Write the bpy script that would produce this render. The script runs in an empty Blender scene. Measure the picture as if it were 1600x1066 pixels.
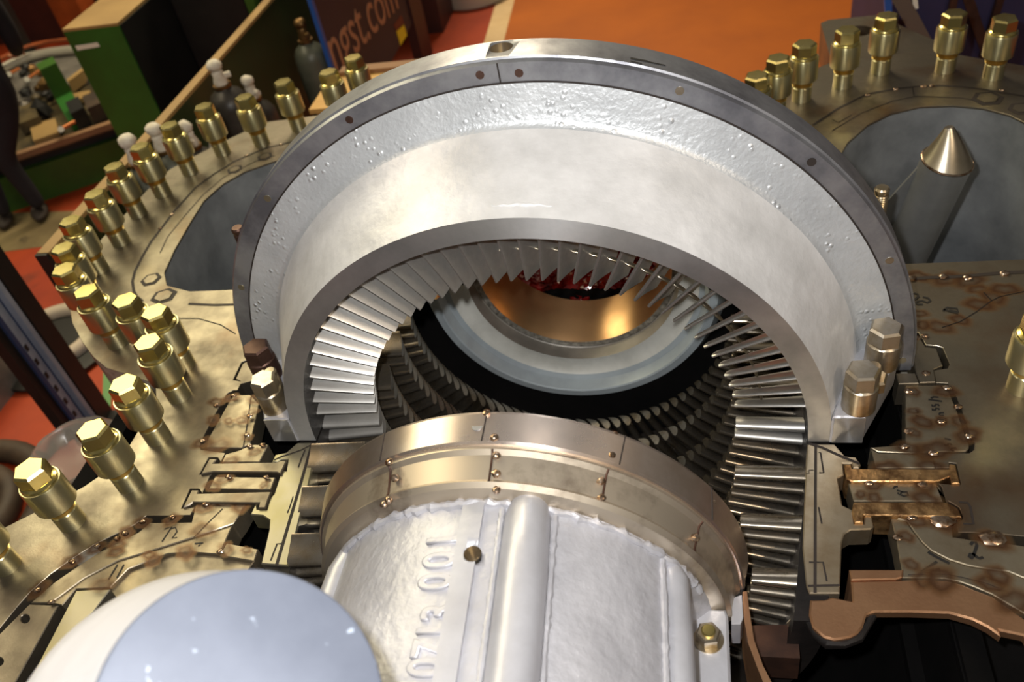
import bpy, bmesh, math, random
import numpy as np
from mathutils import Vector, Matrix
from mathutils.geometry import tessellate_polygon
random.seed(7)
rad = math.radians
S = 0.6                     # metres per modelling unit (bore radius = 1 unit = 0.6 m)
C = bpy.context.scene.collection

# ------------------------------------------------------------------ camera pose (solved from the photo)
F_PX = 1345.7176
CAM = Vector((0.6165, -2.2455, 2.6018))
PIT, YAW, ROL = 0.7194, -0.2894, -0.2165
_f = Vector((math.sin(YAW)*math.cos(PIT), math.cos(YAW)*math.cos(PIT), -math.sin(PIT)))
_r = Vector((math.cos(YAW), -math.sin(YAW), 0)); _u = _r.cross(_f)
RT = math.cos(ROL)*_r + math.sin(ROL)*_u
UP = -math.sin(ROL)*_r + math.cos(ROL)*_u
FW = _f
def ray(px, py):
    return RT*((px-800)/F_PX) - UP*((py-533)/F_PX) + FW
def at(px, py, z=0.0):          # point of the horizontal plane z seen at a pixel of the photo
    d = ray(px, py); return CAM + d*((z-CAM.z)/d.z)
def atx(px, py, x):
    d = ray(px, py); return CAM + d*((x-CAM.x)/d.x)
def aty(px, py, y):
    d = ray(px, py); return CAM + d*((y-CAM.y)/d.y)
def atcyl(px, py, r):           # (angle, y) on a cylinder about the turbine axis
    d = ray(px, py); a = d.x**2+d.z**2; b = CAM.x*d.x+CAM.z*d.z; c = CAM.x**2+CAM.z**2-r*r
    t = (-b-math.sqrt(max(b*b-a*c, 0)))/a; p = CAM+d*t
    return math.atan2(p.z, p.x), p.y
def px2(L, z=0.0):
    return [tuple(at(a, b, z).xy) for a, b in L]

# ------------------------------------------------------------------ materials
def lin(c):
    return tuple((v/12.92 if v <= .04045 else ((v+.055)/1.055)**2.4) for v in [x/255 for x in c])
MATS = {}
def mat(name, col, metal=0.0, rough=0.5, col2=None, scale=6.0, bump=0.0, bscale=60.0, rvar=0.0, aniso=None, trans=0, detail=6, spots=None, lo=.35, hi=.65, bdist=.004):
    m = bpy.data.materials.new(name); m.use_nodes = True
    n = m.node_tree.nodes; l = m.node_tree.links; b = n['Principled BSDF']
    b.inputs['Base Color'].default_value = (*lin(col), 1)
    b.inputs['Metallic'].default_value = metal; b.inputs['Roughness'].default_value = rough
    if trans: b.inputs['Transmission Weight'].default_value = trans
    tc = n.new('ShaderNodeTexCoord'); vec = tc.outputs['Object']
    if aniso:
        mp = n.new('ShaderNodeMapping'); mp.inputs['Scale'].default_value = aniso; l.new(vec, mp.inputs[0]); vec = mp.outputs[0]
    if col2 or rvar:
        t = n.new('ShaderNodeTexNoise'); t.inputs['Scale'].default_value = scale; t.inputs['Detail'].default_value = detail
        t.inputs['Roughness'].default_value = .62; l.new(vec, t.inputs['Vector'])
        rp = n.new('ShaderNodeMapRange'); rp.inputs[1].default_value = lo; rp.inputs[2].default_value = hi; l.new(t.outputs['Fac'], rp.inputs[0])
        if col2:
            mx = n.new('ShaderNodeMix'); mx.data_type = 'RGBA'
            mx.inputs[6].default_value = (*lin(col), 1); mx.inputs[7].default_value = (*lin(col2), 1)
            l.new(rp.outputs[0], mx.inputs[0]); src = mx.outputs[2]
            if spots:
                t2 = n.new('ShaderNodeTexNoise'); t2.inputs['Scale'].default_value = spots[1]; t2.inputs['Detail'].default_value = 8; l.new(vec, t2.inputs['Vector'])
                r2 = n.new('ShaderNodeMapRange'); r2.inputs[1].default_value = spots[2]; r2.inputs[2].default_value = spots[3]; l.new(t2.outputs['Fac'], r2.inputs[0])
                m2 = n.new('ShaderNodeMix'); m2.data_type = 'RGBA'; l.new(src, m2.inputs[6]); m2.inputs[7].default_value = (*lin(spots[0]), 1)
                l.new(r2.outputs[0], m2.inputs[0]); src = m2.outputs[2]
            l.new(src, b.inputs['Base Color'])
        if rvar:
            r3 = n.new('ShaderNodeMapRange'); r3.inputs[3].default_value = rough-rvar; r3.inputs[4].default_value = rough+rvar
            l.new(rp.outputs[0], r3.inputs[0]); l.new(r3.outputs[0], b.inputs['Roughness'])
    if bump:
        t = n.new('ShaderNodeTexNoise'); t.inputs['Scale'].default_value = bscale; t.inputs['Detail'].default_value = 5; l.new(vec, t.inputs['Vector'])
        bp = n.new('ShaderNodeBump'); bp.inputs['Strength'].default_value = bump; bp.inputs['Distance'].default_value = bdist
        l.new(t.outputs['Fac'], bp.inputs['Height']); l.new(bp.outputs[0], b.inputs['Normal'])
    MATS[name] = m
    return m

def pitted(name, col, col2, rough):
    m = mat(name, col, .45, rough, col2, 9, lo=.3, hi=.7)
    n = m.node_tree.nodes; l = m.node_tree.links; b = n['Principled BSDF']; tc = n['Texture Coordinate'] if 'Texture Coordinate' in n else [x for x in n if x.type == 'TEX_COORD'][0]
    v = n.new('ShaderNodeTexVoronoi'); v.inputs['Scale'].default_value = 55; l.new(tc.outputs['Object'], v.inputs['Vector'])
    gate = n.new('ShaderNodeTexNoise'); gate.inputs['Scale'].default_value = 14; gate.inputs['Detail'].default_value = 3; l.new(tc.outputs['Object'], gate.inputs['Vector'])
    g = n.new('ShaderNodeMapRange'); g.inputs[1].default_value = .48; g.inputs[2].default_value = .66; l.new(gate.outputs['Fac'], g.inputs[0])
    r = n.new('ShaderNodeMapRange'); r.inputs[1].default_value = 0; r.inputs[2].default_value = .34; r.inputs[3].default_value = 1; r.inputs[4].default_value = 0; l.new(v.outputs['Distance'], r.inputs[0])
    mu = n.new('ShaderNodeMath'); mu.operation = 'MULTIPLY'; l.new(r.outputs[0], mu.inputs[0]); l.new(g.outputs[0], mu.inputs[1])
    nz = n.new('ShaderNodeTexNoise'); nz.inputs['Scale'].default_value = 90; nz.inputs['Detail'].default_value = 5; l.new(tc.outputs['Object'], nz.inputs['Vector'])
    ad = n.new('ShaderNodeMath'); ad.operation = 'MULTIPLY_ADD'; l.new(nz.outputs['Fac'], ad.inputs[0]); ad.inputs[1].default_value = .35; l.new(mu.outputs[0], ad.inputs[2])
    bp = n.new('ShaderNodeBump'); bp.inputs['Strength'].default_value = .8; bp.inputs['Distance'].default_value = .006
    l.new(ad.outputs[0], bp.inputs['Height']); l.new(bp.outputs[0], b.inputs['Normal'])
    return m

STEEL = mat('joint_face_steel', (152, 143, 126), .9, .40, (108, 100, 88), 5, rvar=.09, spots=((116, 94, 74), 3.2, .54, .7), bump=.06, bscale=220)
PLATE = mat('welded_plate_steel', (164, 154, 134), .85, .42, (128, 116, 96), 9, rvar=.07, bump=.05, bscale=200)
EDGE = mat('rough_cast_edge', (186, 182, 170), .25, .55, (120, 112, 98), 20, bump=.7, bscale=60)
DARK = mat('black_interior_shade', (10, 9, 9), .0, .8, (5, 5, 5), 8, bump=.2)  # black puts the shade of the deep interior into the colour
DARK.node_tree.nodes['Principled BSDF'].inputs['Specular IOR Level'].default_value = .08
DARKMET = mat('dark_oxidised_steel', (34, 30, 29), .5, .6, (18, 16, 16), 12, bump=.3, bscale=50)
BROWN = mat('brown_oxidised_steel', (84, 58, 46), .6, .5, (58, 42, 36), 14)
COPPER = mat('cut_steel_orange_reflection', (196, 152, 116), .88, .4, (160, 120, 90), 7, bump=.12, bscale=120, rvar=.05)  # orange reflection on the cut steel put into its colour
GOUGE = mat('ground_bronze_key', (214, 172, 120), .9, .36, (120, 88, 58), 26, bump=.7, bscale=60, lo=.38, hi=.62)
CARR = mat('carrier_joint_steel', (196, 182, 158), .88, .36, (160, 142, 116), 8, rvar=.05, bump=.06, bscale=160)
CARRL = mat('carrier_steel_yellow_reflection', (156, 150, 132), .85, .42, (158, 150, 92), 5, rvar=.06, lo=.45, hi=.8)  # second colour paints in a yellow reflection from the left
FLANGE = mat('dark_machined_flange', (168, 170, 176), .75, .42, (112, 113, 120), 7, rvar=.06)
FLTOP = FLANGE
FACE = mat('machined_face', (206, 206, 206), .85, .40, (172, 172, 172), 6, rvar=.05)
SMOOTH = mat('brushed_cone_paint', (226, 226, 227), .3, .42, (200, 200, 200), 6, bump=.25, bscale=26, bdist=.01)
PIT = pitted('pitted_silver_casting', (208, 212, 216), (186, 190, 194), .42)
SILVER = mat('silver_painted_casting', (184, 184, 190), .35, .40, (164, 164, 170), 8, bump=.6, bscale=60)
SILVERS = mat('silver_painted_rib', (184, 185, 192), .4, .36, (170, 170, 176), 8, bump=.2, bscale=50)
BAND = mat('machined_band_steel', (228, 214, 204), .92, .32, (190, 172, 156), 5, rvar=.06)
BANDR = mat('stained_band_steel', (196, 184, 166), .85, .4, (96, 78, 64), 6, lo=.5, hi=.72)
BLADE = mat('blade_steel', (216, 214, 210), .92, .40, (190, 188, 184), 14, rvar=.05)
BLADEL = mat('darker_blade_steel', (180, 172, 160), .95, .25, (130, 118, 100), 14, rvar=.06)  # darker, glossier steel for most of the lower rows
ZINC = mat('yellow_zinc_plating', (206, 184, 104), .95, .24, (190, 180, 128), 11, rvar=.06, lo=.3, hi=.7)
ZINCS = mat('sleeve_zinc_plating', (206, 198, 152), .95, .34, (184, 180, 150), 9, rvar=.05)
ZINCG = mat('gold_thread_plating', (206, 178, 104), .95, .36)
STEELB = mat('grey_bolt_steel', (186, 178, 164), .92, .3, (150, 132, 100), 14)
RUSTB = mat('brown_bolt_steel', (104, 80, 70), .8, .45, (84, 62, 54), 20)
GREY = mat('grey_duct_paint', (158, 162, 166), .4, .48, (120, 124, 128), 4, bump=.12, bscale=30)
GREYR = mat('grey_inlet_paint', (158, 168, 174), .15, .42, (140, 148, 154), 6)
GREYL = mat('pale_inlet_paint', (206, 206, 200), .15, .4, (176, 176, 170), 6)
TAUPE = mat('taupe_inlet_steel', (140, 134, 126), .4, .45, (110, 106, 100), 6)
SEAM = mat('bright_seal_edge', (210, 206, 196), .8, .35, (120, 116, 108), 60)
GOLD = mat('bronze_sleeve', (216, 172, 124), .95, .34, (200, 156, 110), 6, rvar=.04)
REDBAG = mat('crumpled_red_plastic', (120, 18, 14), .0, .14, (70, 8, 8), 12)
INK = mat('black_ink', (22, 20, 18), 0, .6)
GROOVE = mat('scribed_dark_line', (36, 28, 24), 0, .7)
BEAD = mat('weld_bead_metal', (200, 180, 160), .95, .25, (130, 96, 66), 80)
TIN = mat('pipe_grey_paint', (176, 178, 180), .75, .34, (150, 152, 154), 5, bump=.06, bscale=40, rvar=.06)
CONE = mat('turned_steel_cone', (196, 186, 168), .95, .3, (170, 160, 140), 9)
FOREG = mat('grey_scratched_end', (92, 98, 112), .1, .5, (102, 108, 122), 8, spots=((180, 192, 210), 40, .66, .72))
FOREW = mat('pale_silver_side', (216, 216, 220), .1, .55, (206, 206, 210), 8)
FLOORO = mat('red_painted_floor', (178, 64, 14), 0, .6, (146, 46, 12), 1.2, spots=((56, 30, 18), 1.6, .6, .72))
FLOORB = mat('ochre_painted_floor', (182, 94, 4), 0, .6, (164, 82, 4), 1.0, spots=((206, 150, 80), 5, .74, .8))
FLOORW = mat('white_line_paint', (226, 196, 150), 0, .6, (206, 172, 124), 3)
FLOORG = mat('green_line_paint', (104, 150, 90), 0, .6)
FLOORC = mat('bare_concrete', (150, 132, 92), 0, .7, (112, 96, 64), 2, spots=((60, 50, 34), 6, .62, .7))
GREEN = mat('green_enamel', (44, 100, 36), 0, .42, (38, 84, 30), 3)
GREEND = mat('dark_green_panel', (46, 62, 30), 0, .5, (56, 54, 26), 1.5)
GREENB = mat('bright_green_paint', (58, 100, 24), 0, .5, (48, 80, 22), 3)
BEIGE = mat('beige_top_paint', (168, 136, 84), 0, .55, (146, 116, 70), 2)
LABELW = mat('white_plastic_label', (226, 222, 206), 0, .5)
CYL = mat('grey_cylinder_paint', (70, 66, 60), .1, .4, (44, 40, 36), 5)
CYLG = mat('green_grey_cylinder_paint', (96, 100, 88), .1, .4, (70, 72, 62), 5)
VALVE = mat('white_wrapped_valve', (226, 220, 206), 0, .6, (196, 186, 166), 20)
BRASS = mat('dark_brass', (120, 92, 56), .8, .45)
NAVY = mat('navy_banner_fabric', (46, 38, 52), 0, .6, (40, 34, 46), 2)
BLUEE = mat('blue_edge_trim', (40, 84, 160), 0, .5)
NAVY2 = mat('navy_tarpaulin', (44, 40, 76), 0, .6, (34, 32, 60), 2)
TAN = mat('tan_lettering', (176, 132, 100), 0, .6)
YEL = mat('yellow_sticker', (236, 220, 10), 0, .5)
REDS = mat('dark_red_sticker', (96, 18, 14), 0, .5)
MAROON = mat('maroon_frame_paint', (72, 38, 32), .1, .5, (56, 30, 28), 3)
WOOD = mat('pale_plywood', (206, 164, 92), 0, .6, (190, 146, 80), 3, aniso=(1, 8, 1))
WOODE = mat('brown_wood_edge', (140, 104, 72), 0, .7)
BLACK = mat('black_paint', (22, 21, 20), 0, .5, (30, 28, 26), 6)
BLUEG = mat('blue_grey_rack_paint', (156, 162, 176), .2, .5, (136, 144, 160), 8)
BLUER = mat('dark_blue_rack_edge', (48, 62, 96), .2, .5)
HOSE = mat('pale_rubber_hose', (196, 180, 160), 0, .6)
TYRE = mat('brown_coil_rubber', (76, 58, 42), 0, .6, (52, 40, 30), 6)
CLOTH = mat('dark_navy_workwear', (26, 27, 34), 0, .85, (18, 19, 24), 6)
SHOE = mat('brown_work_shoe', (62, 54, 48), 0, .7)
SKIN = mat('skin', (186, 132, 104), 0, .55)
HAIR = mat('dark_hair', (30, 24, 20), 0, .7)
OLIVE = mat('olive_machine_bed', (96, 82, 52), .1, .5, (54, 46, 30), 6)
RUSTO = mat('orange_brown_paint', (170, 84, 34), 0, .5, (130, 62, 26), 4)
COPPERR = mat('copper_rod', (196, 116, 66), .6, .4)
IVORY = mat('pale_grey_rim', (186, 180, 164), .1, .5)
BARE = mat('grey_brown_bar', (104, 92, 82), .2, .5)
CLEAR = mat('clear_plastic', (236, 232, 222), 0, .2, trans=.75)
CLEAR.node_tree.nodes['Principled BSDF'].inputs['IOR'].default_value = 1.25

def turned(m, axis, amount=.75, rot=0.0):     # lathe-turned finish: highlights stretch across the tool marks
    n = m.node_tree.nodes; l = m.node_tree.links; b = n['Principled BSDF']
    t = n.new('ShaderNodeTangent'); t.direction_type = 'RADIAL'; t.axis = axis
    b.inputs['Anisotropic'].default_value = amount; b.inputs['Anisotropic Rotation'].default_value = rot
    l.new(t.outputs[0], b.inputs['Tangent'])
for _m, _a in ((GOLD, 'Y'), (BAND, 'Y'), (FACE, 'Y'), (ZINCS, 'Z')): turned(_m, _a, .75, .25)
def tint_material():
    m = bpy.data.materials.new('heat_tint'); m.use_nodes = True
    n = m.node_tree.nodes; l = m.node_tree.links; b = n['Principled BSDF']; out = n['Material Output']
    b.inputs['Metallic'].default_value = .6; b.inputs['Roughness'].default_value = .42
    a = n.new('ShaderNodeVertexColor'); a.layer_name = 'Tint'
    l.new(a.outputs['Color'], b.inputs['Base Color'])
    tr = n.new('ShaderNodeBsdfTransparent'); mx = n.new('ShaderNodeMixShader')
    l.new(a.outputs['Alpha'], mx.inputs[0]); l.new(tr.outputs[0], mx.inputs[1]); l.new(b.outputs[0], mx.inputs[2]); l.new(mx.outputs[0], out.inputs[0])
    return m
TINT = tint_material()

# ------------------------------------------------------------------ object helpers
def tag(o, label=None, cat=None, group=None, kind=None):
    if label: o['label'] = label
    if cat: o['category'] = cat
    if group: o['group'] = group
    if kind: o['kind'] = kind
    return o
def empty(name, loc=(0, 0, 0), rz=0.0):
    o = bpy.data.objects.new(name, None); o.empty_display_size = .05
    o.location = loc; o.rotation_euler = (0, 0, rz); C.objects.link(o); return o
def thing(name, label, cat, loc=(0, 0, 0), rz=0.0, group=None):
    return tag(empty(name, loc, rz), label, cat, group)
def mesh_obj(name, me, m, parent=None):
    if isinstance(m, (list, tuple)):
        for x in m: me.materials.append(x)
    else: me.materials.append(m)
    o = bpy.data.objects.new(name, me); C.objects.link(o)
    if parent: o.parent = parent
    return o
def finish(bm, name, m, parent=None, smooth=True, ang=35):
    bmesh.ops.recalc_face_normals(bm, faces=bm.faces)
    if smooth:
        for f in bm.faces: f.smooth = True
        for e in bm.edges:
            if len(e.link_faces) == 2 and e.calc_face_angle(0) > rad(ang): e.smooth = False
    me = bpy.data.meshes.new(name); bm.to_mesh(me); bm.free()
    return mesh_obj(name, me, m, parent)

class MB:
    def __init__(s): s.bm = bmesh.new()
    def poly(s, pts, z0, z1, holes=(), top_only=False):
        loops = [list(pts)]+[list(h) for h in holes]
        flat = [p for L in loops for p in L]
        tris = tessellate_polygon([[Vector((p[0], p[1], 0)) for p in L] for L in loops])
        vt = [s.bm.verts.new((p[0], p[1], z1)) for p in flat]
        if not holes:
            try: s.bm.faces.new(vt)
            except ValueError: pass
        else:
            for t in tris:
                try: s.bm.faces.new([vt[i] for i in t])
                except ValueError: pass
        if top_only: return s
        vb = [s.bm.verts.new((p[0], p[1], z0)) for p in flat]
        if not holes: s.bm.faces.new(vb[::-1])
        else:
            for t in tris: s.bm.faces.new([vb[i] for i in t[::-1]])
        k = 0
        for L in loops:
            n = len(L)
            for i in range(n):
                a, b = k+i, k+(i+1) % n
                s.bm.faces.new((vt[a], vt[b], vb[b], vb[a]))
            k += n
        return s
    def tube(s, p0, p1, r0, r1=None, n=24, caps=True, twist=0.0):
        r1 = r0 if r1 is None else r1
        p0, p1 = Vector(p0), Vector(p1); d = (p1-p0).normalized()
        a = d.orthogonal().normalized()
        if abs(d.z) > .999: a = Vector((1, 0, 0))
        b = d.cross(a)
        R = []
        for p, r in ((p0, r0), (p1, r1)):
            R.append([s.bm.verts.new(p+(a*math.cos(2*math.pi*i/n+twist)+b*math.sin(2*math.pi*i/n+twist))*r) for i in range(n)])
        for i in range(n): s.bm.faces.new((R[0][i], R[0][(i+1) % n], R[1][(i+1) % n], R[1][i]))
        if caps:
            s.bm.faces.new(R[0][::-1]); s.bm.faces.new(R[1])
        return s
    def lathe(s, prof, c=(0, 0, 0), n=32, closed=False):   # (r, z) about a vertical axis
        c = Vector(c); rings = []
        for r, z in prof:
            if r < 1e-6: rings.append([s.bm.verts.new(c+Vector((0, 0, z)))])
            else: rings.append([s.bm.verts.new(c+Vector((r*math.cos(2*math.pi*i/n), r*math.sin(2*math.pi*i/n), z))) for i in range(n)])
        pairs = list(zip(rings[:-1], rings[1:]))
        if closed: pairs.append((rings[-1], rings[0]))
        for A, B in pairs:
            for i in range(n):
                j = (i+1) % n
                q = [A[i % len(A)], A[j % len(A)], B[j % len(B)], B[i % len(B)]]
                q = list(dict.fromkeys(q))
                if len(q) > 2: s.bm.faces.new(q)
        for R in (rings[0], rings[-1]):
            if len(R) > 2 and not closed: s.bm.faces.new(R)
        return s
    def arc(s, prof, t0, t1, n=96, closed=True, caps=True, xz=(0, 0)):   # (r, y) swept about the turbine axis
        rings = []
        for k in range(n+1):
            t = t0+(t1-t0)*k/n
            rings.append([s.bm.verts.new((xz[0]+r*math.cos(t), y, xz[1]+r*math.sin(t))) for r, y in prof])
        m = len(prof); rng = range(m) if closed else range(m-1)
        for A, B in zip(rings[:-1], rings[1:]):
            for i in rng: s.bm.faces.new((A[i], A[(i+1) % m], B[(i+1) % m], B[i]))
        if closed and caps:
            s.bm.faces.new(rings[0]); s.bm.faces.new(rings[-1][::-1])
        return s
    def box(s, lo, hi):
        (x0, y0, z0), (x1, y1, z1) = lo, hi
        return s.poly([(x0, y0), (x1, y0), (x1, y1), (x0, y1)], z0, z1)
    def bar(s, p0, p1, w, h, up=(0, 0, 1)):
        p0, p1 = Vector(p0), Vector(p1); d = (p1-p0).normalized(); u = Vector(up); sd = d.cross(u).normalized(); u = sd.cross(d)
        V = [s.bm.verts.new(p+sd*a*w/2+u*b*h/2) for p in (p0, p1) for a, b in ((-1, -1), (1, -1), (1, 1), (-1, 1))]
        for f in ((0, 1, 2, 3), (7, 6, 5, 4), (0, 4, 5, 1), (1, 5, 6, 2), (2, 6, 7, 3), (3, 7, 4, 0)): s.bm.faces.new([V[i] for i in f])
        return s
    def path(s, pts, r, n=10, close=False):
        P = [Vector(p) for p in pts]; m = len(P); rings = []
        for i in range(m):
            a = P[(i-1) % m] if (close or i) else P[i]; b = P[(i+1) % m] if (close or i < m-1) else P[i]
            d = (b-a).normalized(); x = d.cross(Vector((0, 0, 1)))
            x = x.normalized() if x.length > 1e-4 else Vector((1, 0, 0)); y = d.cross(x)
            rr = r[i] if isinstance(r, (list, tuple)) else r
            rings.append([s.bm.verts.new(P[i]+(x*math.cos(2*math.pi*k/n)+y*math.sin(2*math.pi*k/n))*rr) for k in range(n)])
        for i in range(m if close else m-1):
            A, B = rings[i], rings[(i+1) % m]
            for k in range(n): s.bm.faces.new((A[k], A[(k+1) % n], B[(k+1) % n], B[k]))
        if not close: s.bm.faces.new(rings[0][::-1]); s.bm.faces.new(rings[-1])
        return s
    def blob(s, c, r, sq=(1, 1, 1), sub=2, jit=0.0):
        R = bmesh.ops.create_icosphere(s.bm, subdivisions=sub, radius=1)
        for v in R['verts']:
            k = 1+random.uniform(-jit, jit)
            v.co = Vector((v.co.x*r*sq[0]*k, v.co.y*r*sq[1]*k, v.co.z*r*sq[2]*k))+Vector(c)
        return s
    def bevel(s, off, ang=40, seg=2, zmin=None):
        ed = [e for e in s.bm.edges if len(e.link_faces) == 2 and e.calc_face_angle(0) > rad(ang) and (zmin is None or all(v.co.z > zmin for v in e.verts))]
        try: bmesh.ops.bevel(s.bm, geom=ed, offset=off, segments=seg, affect='EDGES', profile=.5, clamp_overlap=True)
        except Exception: pass
        return s
    def out(s, name, m, parent=None, smooth=True, ang=35): return finish(s.bm, name, m, parent, smooth, ang)

def prism(name, pts, z0, z1, m, parent=None, holes=(), bev=0.0):
    b = MB().poly(pts, z0, z1, holes)
    bmesh.ops.recalc_face_normals(b.bm, faces=b.bm.faces)
    if bev: b.bevel(bev, 50, 1, z1-1e-4)
    return b.out(name, m, parent)
def ribbon(mb, pts, w, z):
    P = [Vector((p[0], p[1])) for p in pts]; L = []
    for i, p in enumerate(P):
        d = (P[min(i+1, len(P)-1)]-P[max(i-1, 0)]); d = d.normalized() if d.length > 1e-9 else Vector((1, 0)); s = Vector((-d.y, d.x))*w/2
        L.append((mb.bm.verts.new((p.x+s.x, p.y+s.y, z)), mb.bm.verts.new((p.x-s.x, p.y-s.y, z))))
    for a, b in zip(L[:-1], L[1:]): mb.bm.faces.new((a[0], b[0], b[1], a[1]))
def line(name, L, w, parent, z=.0022, m=None):
    mb = MB(); ribbon(mb, px2(L), w, z); return mb.out(name, m or GROOVE, parent, False)
def marks(name, lists, w, parent, sc, ox, oy, z=.0026):
    for L in lists:
        line(name, [(ox+a/sc, oy+b/sc) for a, b in L], w, parent, z, INK)
def boolean(o, cutter, op='DIFFERENCE'):
    md = o.modifiers.new('b', 'BOOLEAN'); md.object = cutter; md.operation = op; md.solver = 'EXACT'
    dg = bpy.context.evaluated_depsgraph_get(); dg.update()
    me = bpy.data.meshes.new_from_object(o.evaluated_get(dg)); o.modifiers.clear()
    old = o.data; o.data = me; bpy.data.meshes.remove(old)
    cm = cutter.data; bpy.data.objects.remove(cutter); bpy.data.meshes.remove(cm)
def copy_tree(o, parent=None):
    c = o.copy(); C.objects.link(c); c.parent = parent
    for ch in [x for x in o.children]: copy_tree(ch, c)
    return c
def tints(parent, items, z=.0012):      # rings of heat colour left around welds: (px, py, size in units, strength)
    bm = bmesh.new(); lay = bm.loops.layers.float_color.new('Tint')
    prof = [(0, (.20, .13, .08), .2), (.25, (.16, .09, .05), .5), (.5, (.10, .045, .02), .85), (.72, (.20, .10, .04), .5), (1, (.3, .2, .1), 0)]; items = [(a, b, r*.76, s*.95) for a, b, r, s in items]
    n = 18
    for k, (a, b, r, st) in enumerate(items):
        c = at(a, b, z); zz = z+.00006*(k % 7); cols = {}
        ph = random.uniform(0, 6); R = []
        for q, col, al in prof:
            ring = []
            for i in range(n):
                t = 2*math.pi*i/n; rr = r*q*(1+.18*math.sin(2*t+ph)+.1*math.sin(5*t+ph*2))
                v = bm.verts.new((c.x+rr*1.25*math.cos(t), c.y+rr*math.sin(t), zz)); cols[v] = (*col, al*st); ring.append(v)
            R.append(ring)
        for A, B in zip(R[:-1], R[1:]):
            for i in range(n):
                f = bm.faces.new((A[i], A[(i+1) % n], B[(i+1) % n], B[i]))
                for l in f.loops: l[lay] = cols[l.vert]
    me = bpy.data.meshes.new('heat_tint'); bm.to_mesh(me); bm.free()
    o = mesh_obj('heat_tint', me, TINT, parent); o['kind'] = 'stuff'; return o
def tack(parent, L, r=.012, z=.004, m=None):
    for a, b in L:
        p = at(a, b, z)
        MB().blob(p, r, (1.35, 1, .6), 2, .12).out('weld_tack', m or BEAD, parent)
PI = math.pi
# ================================================================== LOWER CASING
casing = thing('turbine_casing', 'big open lower turbine casing with flat machined joint faces, welded plates and two grey ducts', 'turbine casing')
LH = [(-2.09, 1.06), (-2.26, 1.12), (-2.335, 1.24), (-2.372, 1.45), (-2.40, 1.75), (-2.412, 1.97), (-2.36, 2.16), (-2.26, 2.295), (-2.095, 2.40), (-1.85, 2.46), (-1.62, 2.40), (-1.45, 2.24), (-1.36, 2.0), (-1.33, 1.75), (-1.33, 1.2), (-1.40, 1.06)]
RH = [(1.36, 1.06), (1.33, 1.2), (1.34, 1.75), (1.36, 2.0), (1.42, 2.14), (1.55, 2.32), (1.69, 2.43), (1.85, 2.485), (2.02, 2.47), (2.16, 2.415), (2.27, 2.32), (2.36, 2.16), (2.41, 1.97), (2.42, 1.6), (2.42, 1.06)]
left_px_out = [(500, 180), (414, 191), (351, 220), (300, 246), (265, 265), (230, 297), (198, 332), (160, 372), (128, 412), (112, 445), (108, 477), (113, 505), (128, 534), (146, 558), (166, 575), (207, 588), (243, 600), (244, 622), (222, 664), (196, 706), (158, 742), (132, 760), (60, 798), (4, 826), (-120, 880), (-260, 960)]
left_px_in = [(-120, 1100), (0, 981), (26, 949), (47, 925), (79, 897), (113, 873), (147, 851), (184, 833), (210, 820), (228.5, 806), (263, 806), (297, 805), (304, 793), (283, 795), (297, 764), (311, 764), (316, 771), (328, 744), (333, 738), (311, 742), (326, 715), (340, 715), (345, 722), (352, 708), (314, 703), (311.5, 698), (317.5, 683), (332, 655), (347, 627), (355, 615), (364, 610), (371, 610), (376, 600)]
LP = px2(left_px_out) + px2(left_px_in)
# the plate edge under the standing ring, then round the back
LP += [(-1.24, .44), (-1.05, .50), (-1.05, 2.95), (-1.5, 3.25)]
LS = px2([(364, 594), (377.5, 566), (386, 562), (391, 566), (390, 569), (376, 596)])
def edged(o):      # rough cast rim, machined top
    o.data.materials.append(EDGE)
    for f in o.data.polygons:
        if abs(f.normal.z) < .5 and f.center.x < -1.78 and -.6 < f.center.y < .95: f.material_index = 1
edged(prism('left_joint_flange', LP, -.13, 0, STEEL, casing, holes=[LH, LS], bev=.004))
right_px_in = [(1750, 860), (1600, 838), (1569, 835), (1541, 834), (1520, 832), (1497, 832), (1493, 816), (1504, 812), (1504, 806), (1499, 793), (1482, 783), (1480, 789), (1472, 761), (1466, 755), (1484, 757), (1501, 757), (1494, 724), (1483, 723), (1483, 731), (1464, 731), (1458, 709), (1515, 708), (1522, 703), (1523, 692), (1516.5, 681), (1503, 640.5), (1490, 609), (1481, 599), (1463, 598), (1459, 579), (1471, 577), (1481, 575.5), (1484, 569), (1473, 543), (1463, 540), (1447, 539), (1440, 527), (1435, 519)]
RP = px2(right_px_in)
RP += [(1.36, .56), (1.05, .56), (1.05, 2.6)]
RP += px2([(1205, 160), (1232, 128), (1262, 112), (1300, 97), (1345, 90), (1400, 84), (1468, 80), (1535, 92), (1598, 102), (1720, 132), (1900, 200)])
prism('right_joint_flange', RP, -.13, 0, STEEL, casing, holes=[RH], bev=.004)
# body below the flanges
def duct(name, hole, zb, m):
    b = MB()
    cx = sum(p[0] for p in hole)/len(hole); cy = sum(p[1] for p in hole)/len(hole)
    P = []
    for a, bb in zip(hole, hole[1:]+hole[:1]):
        k = max(1, int(math.hypot(bb[0]-a[0], bb[1]-a[1])/.06))
        P += [(a[0]+(bb[0]-a[0])*i/k, a[1]+(bb[1]-a[1])*i/k) for i in range(k)]
    rings = []
    for z, s in ((-.012, 1.0), (-.4, .995), (-.9, .97), (zb, .93)):
        rings.append([b.bm.verts.new((cx+(p[0]-cx)*s, cy+(p[1]-cy)*s, z)) for p in P])
    n = len(P)
    for A, B in zip(rings[:-1], rings[1:]):
        for i in range(n): b.bm.faces.new((A[i], A[(i+1) % n], B[(i+1) % n], B[i]))
    b.bm.faces.new(rings[-1])
    o = b.out(name, m, casing, ang=30)
    return o
duct('left_duct_wall', LH, -1.5, GREY); duct('right_duct_wall', RH, -1.5, GREY)
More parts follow.
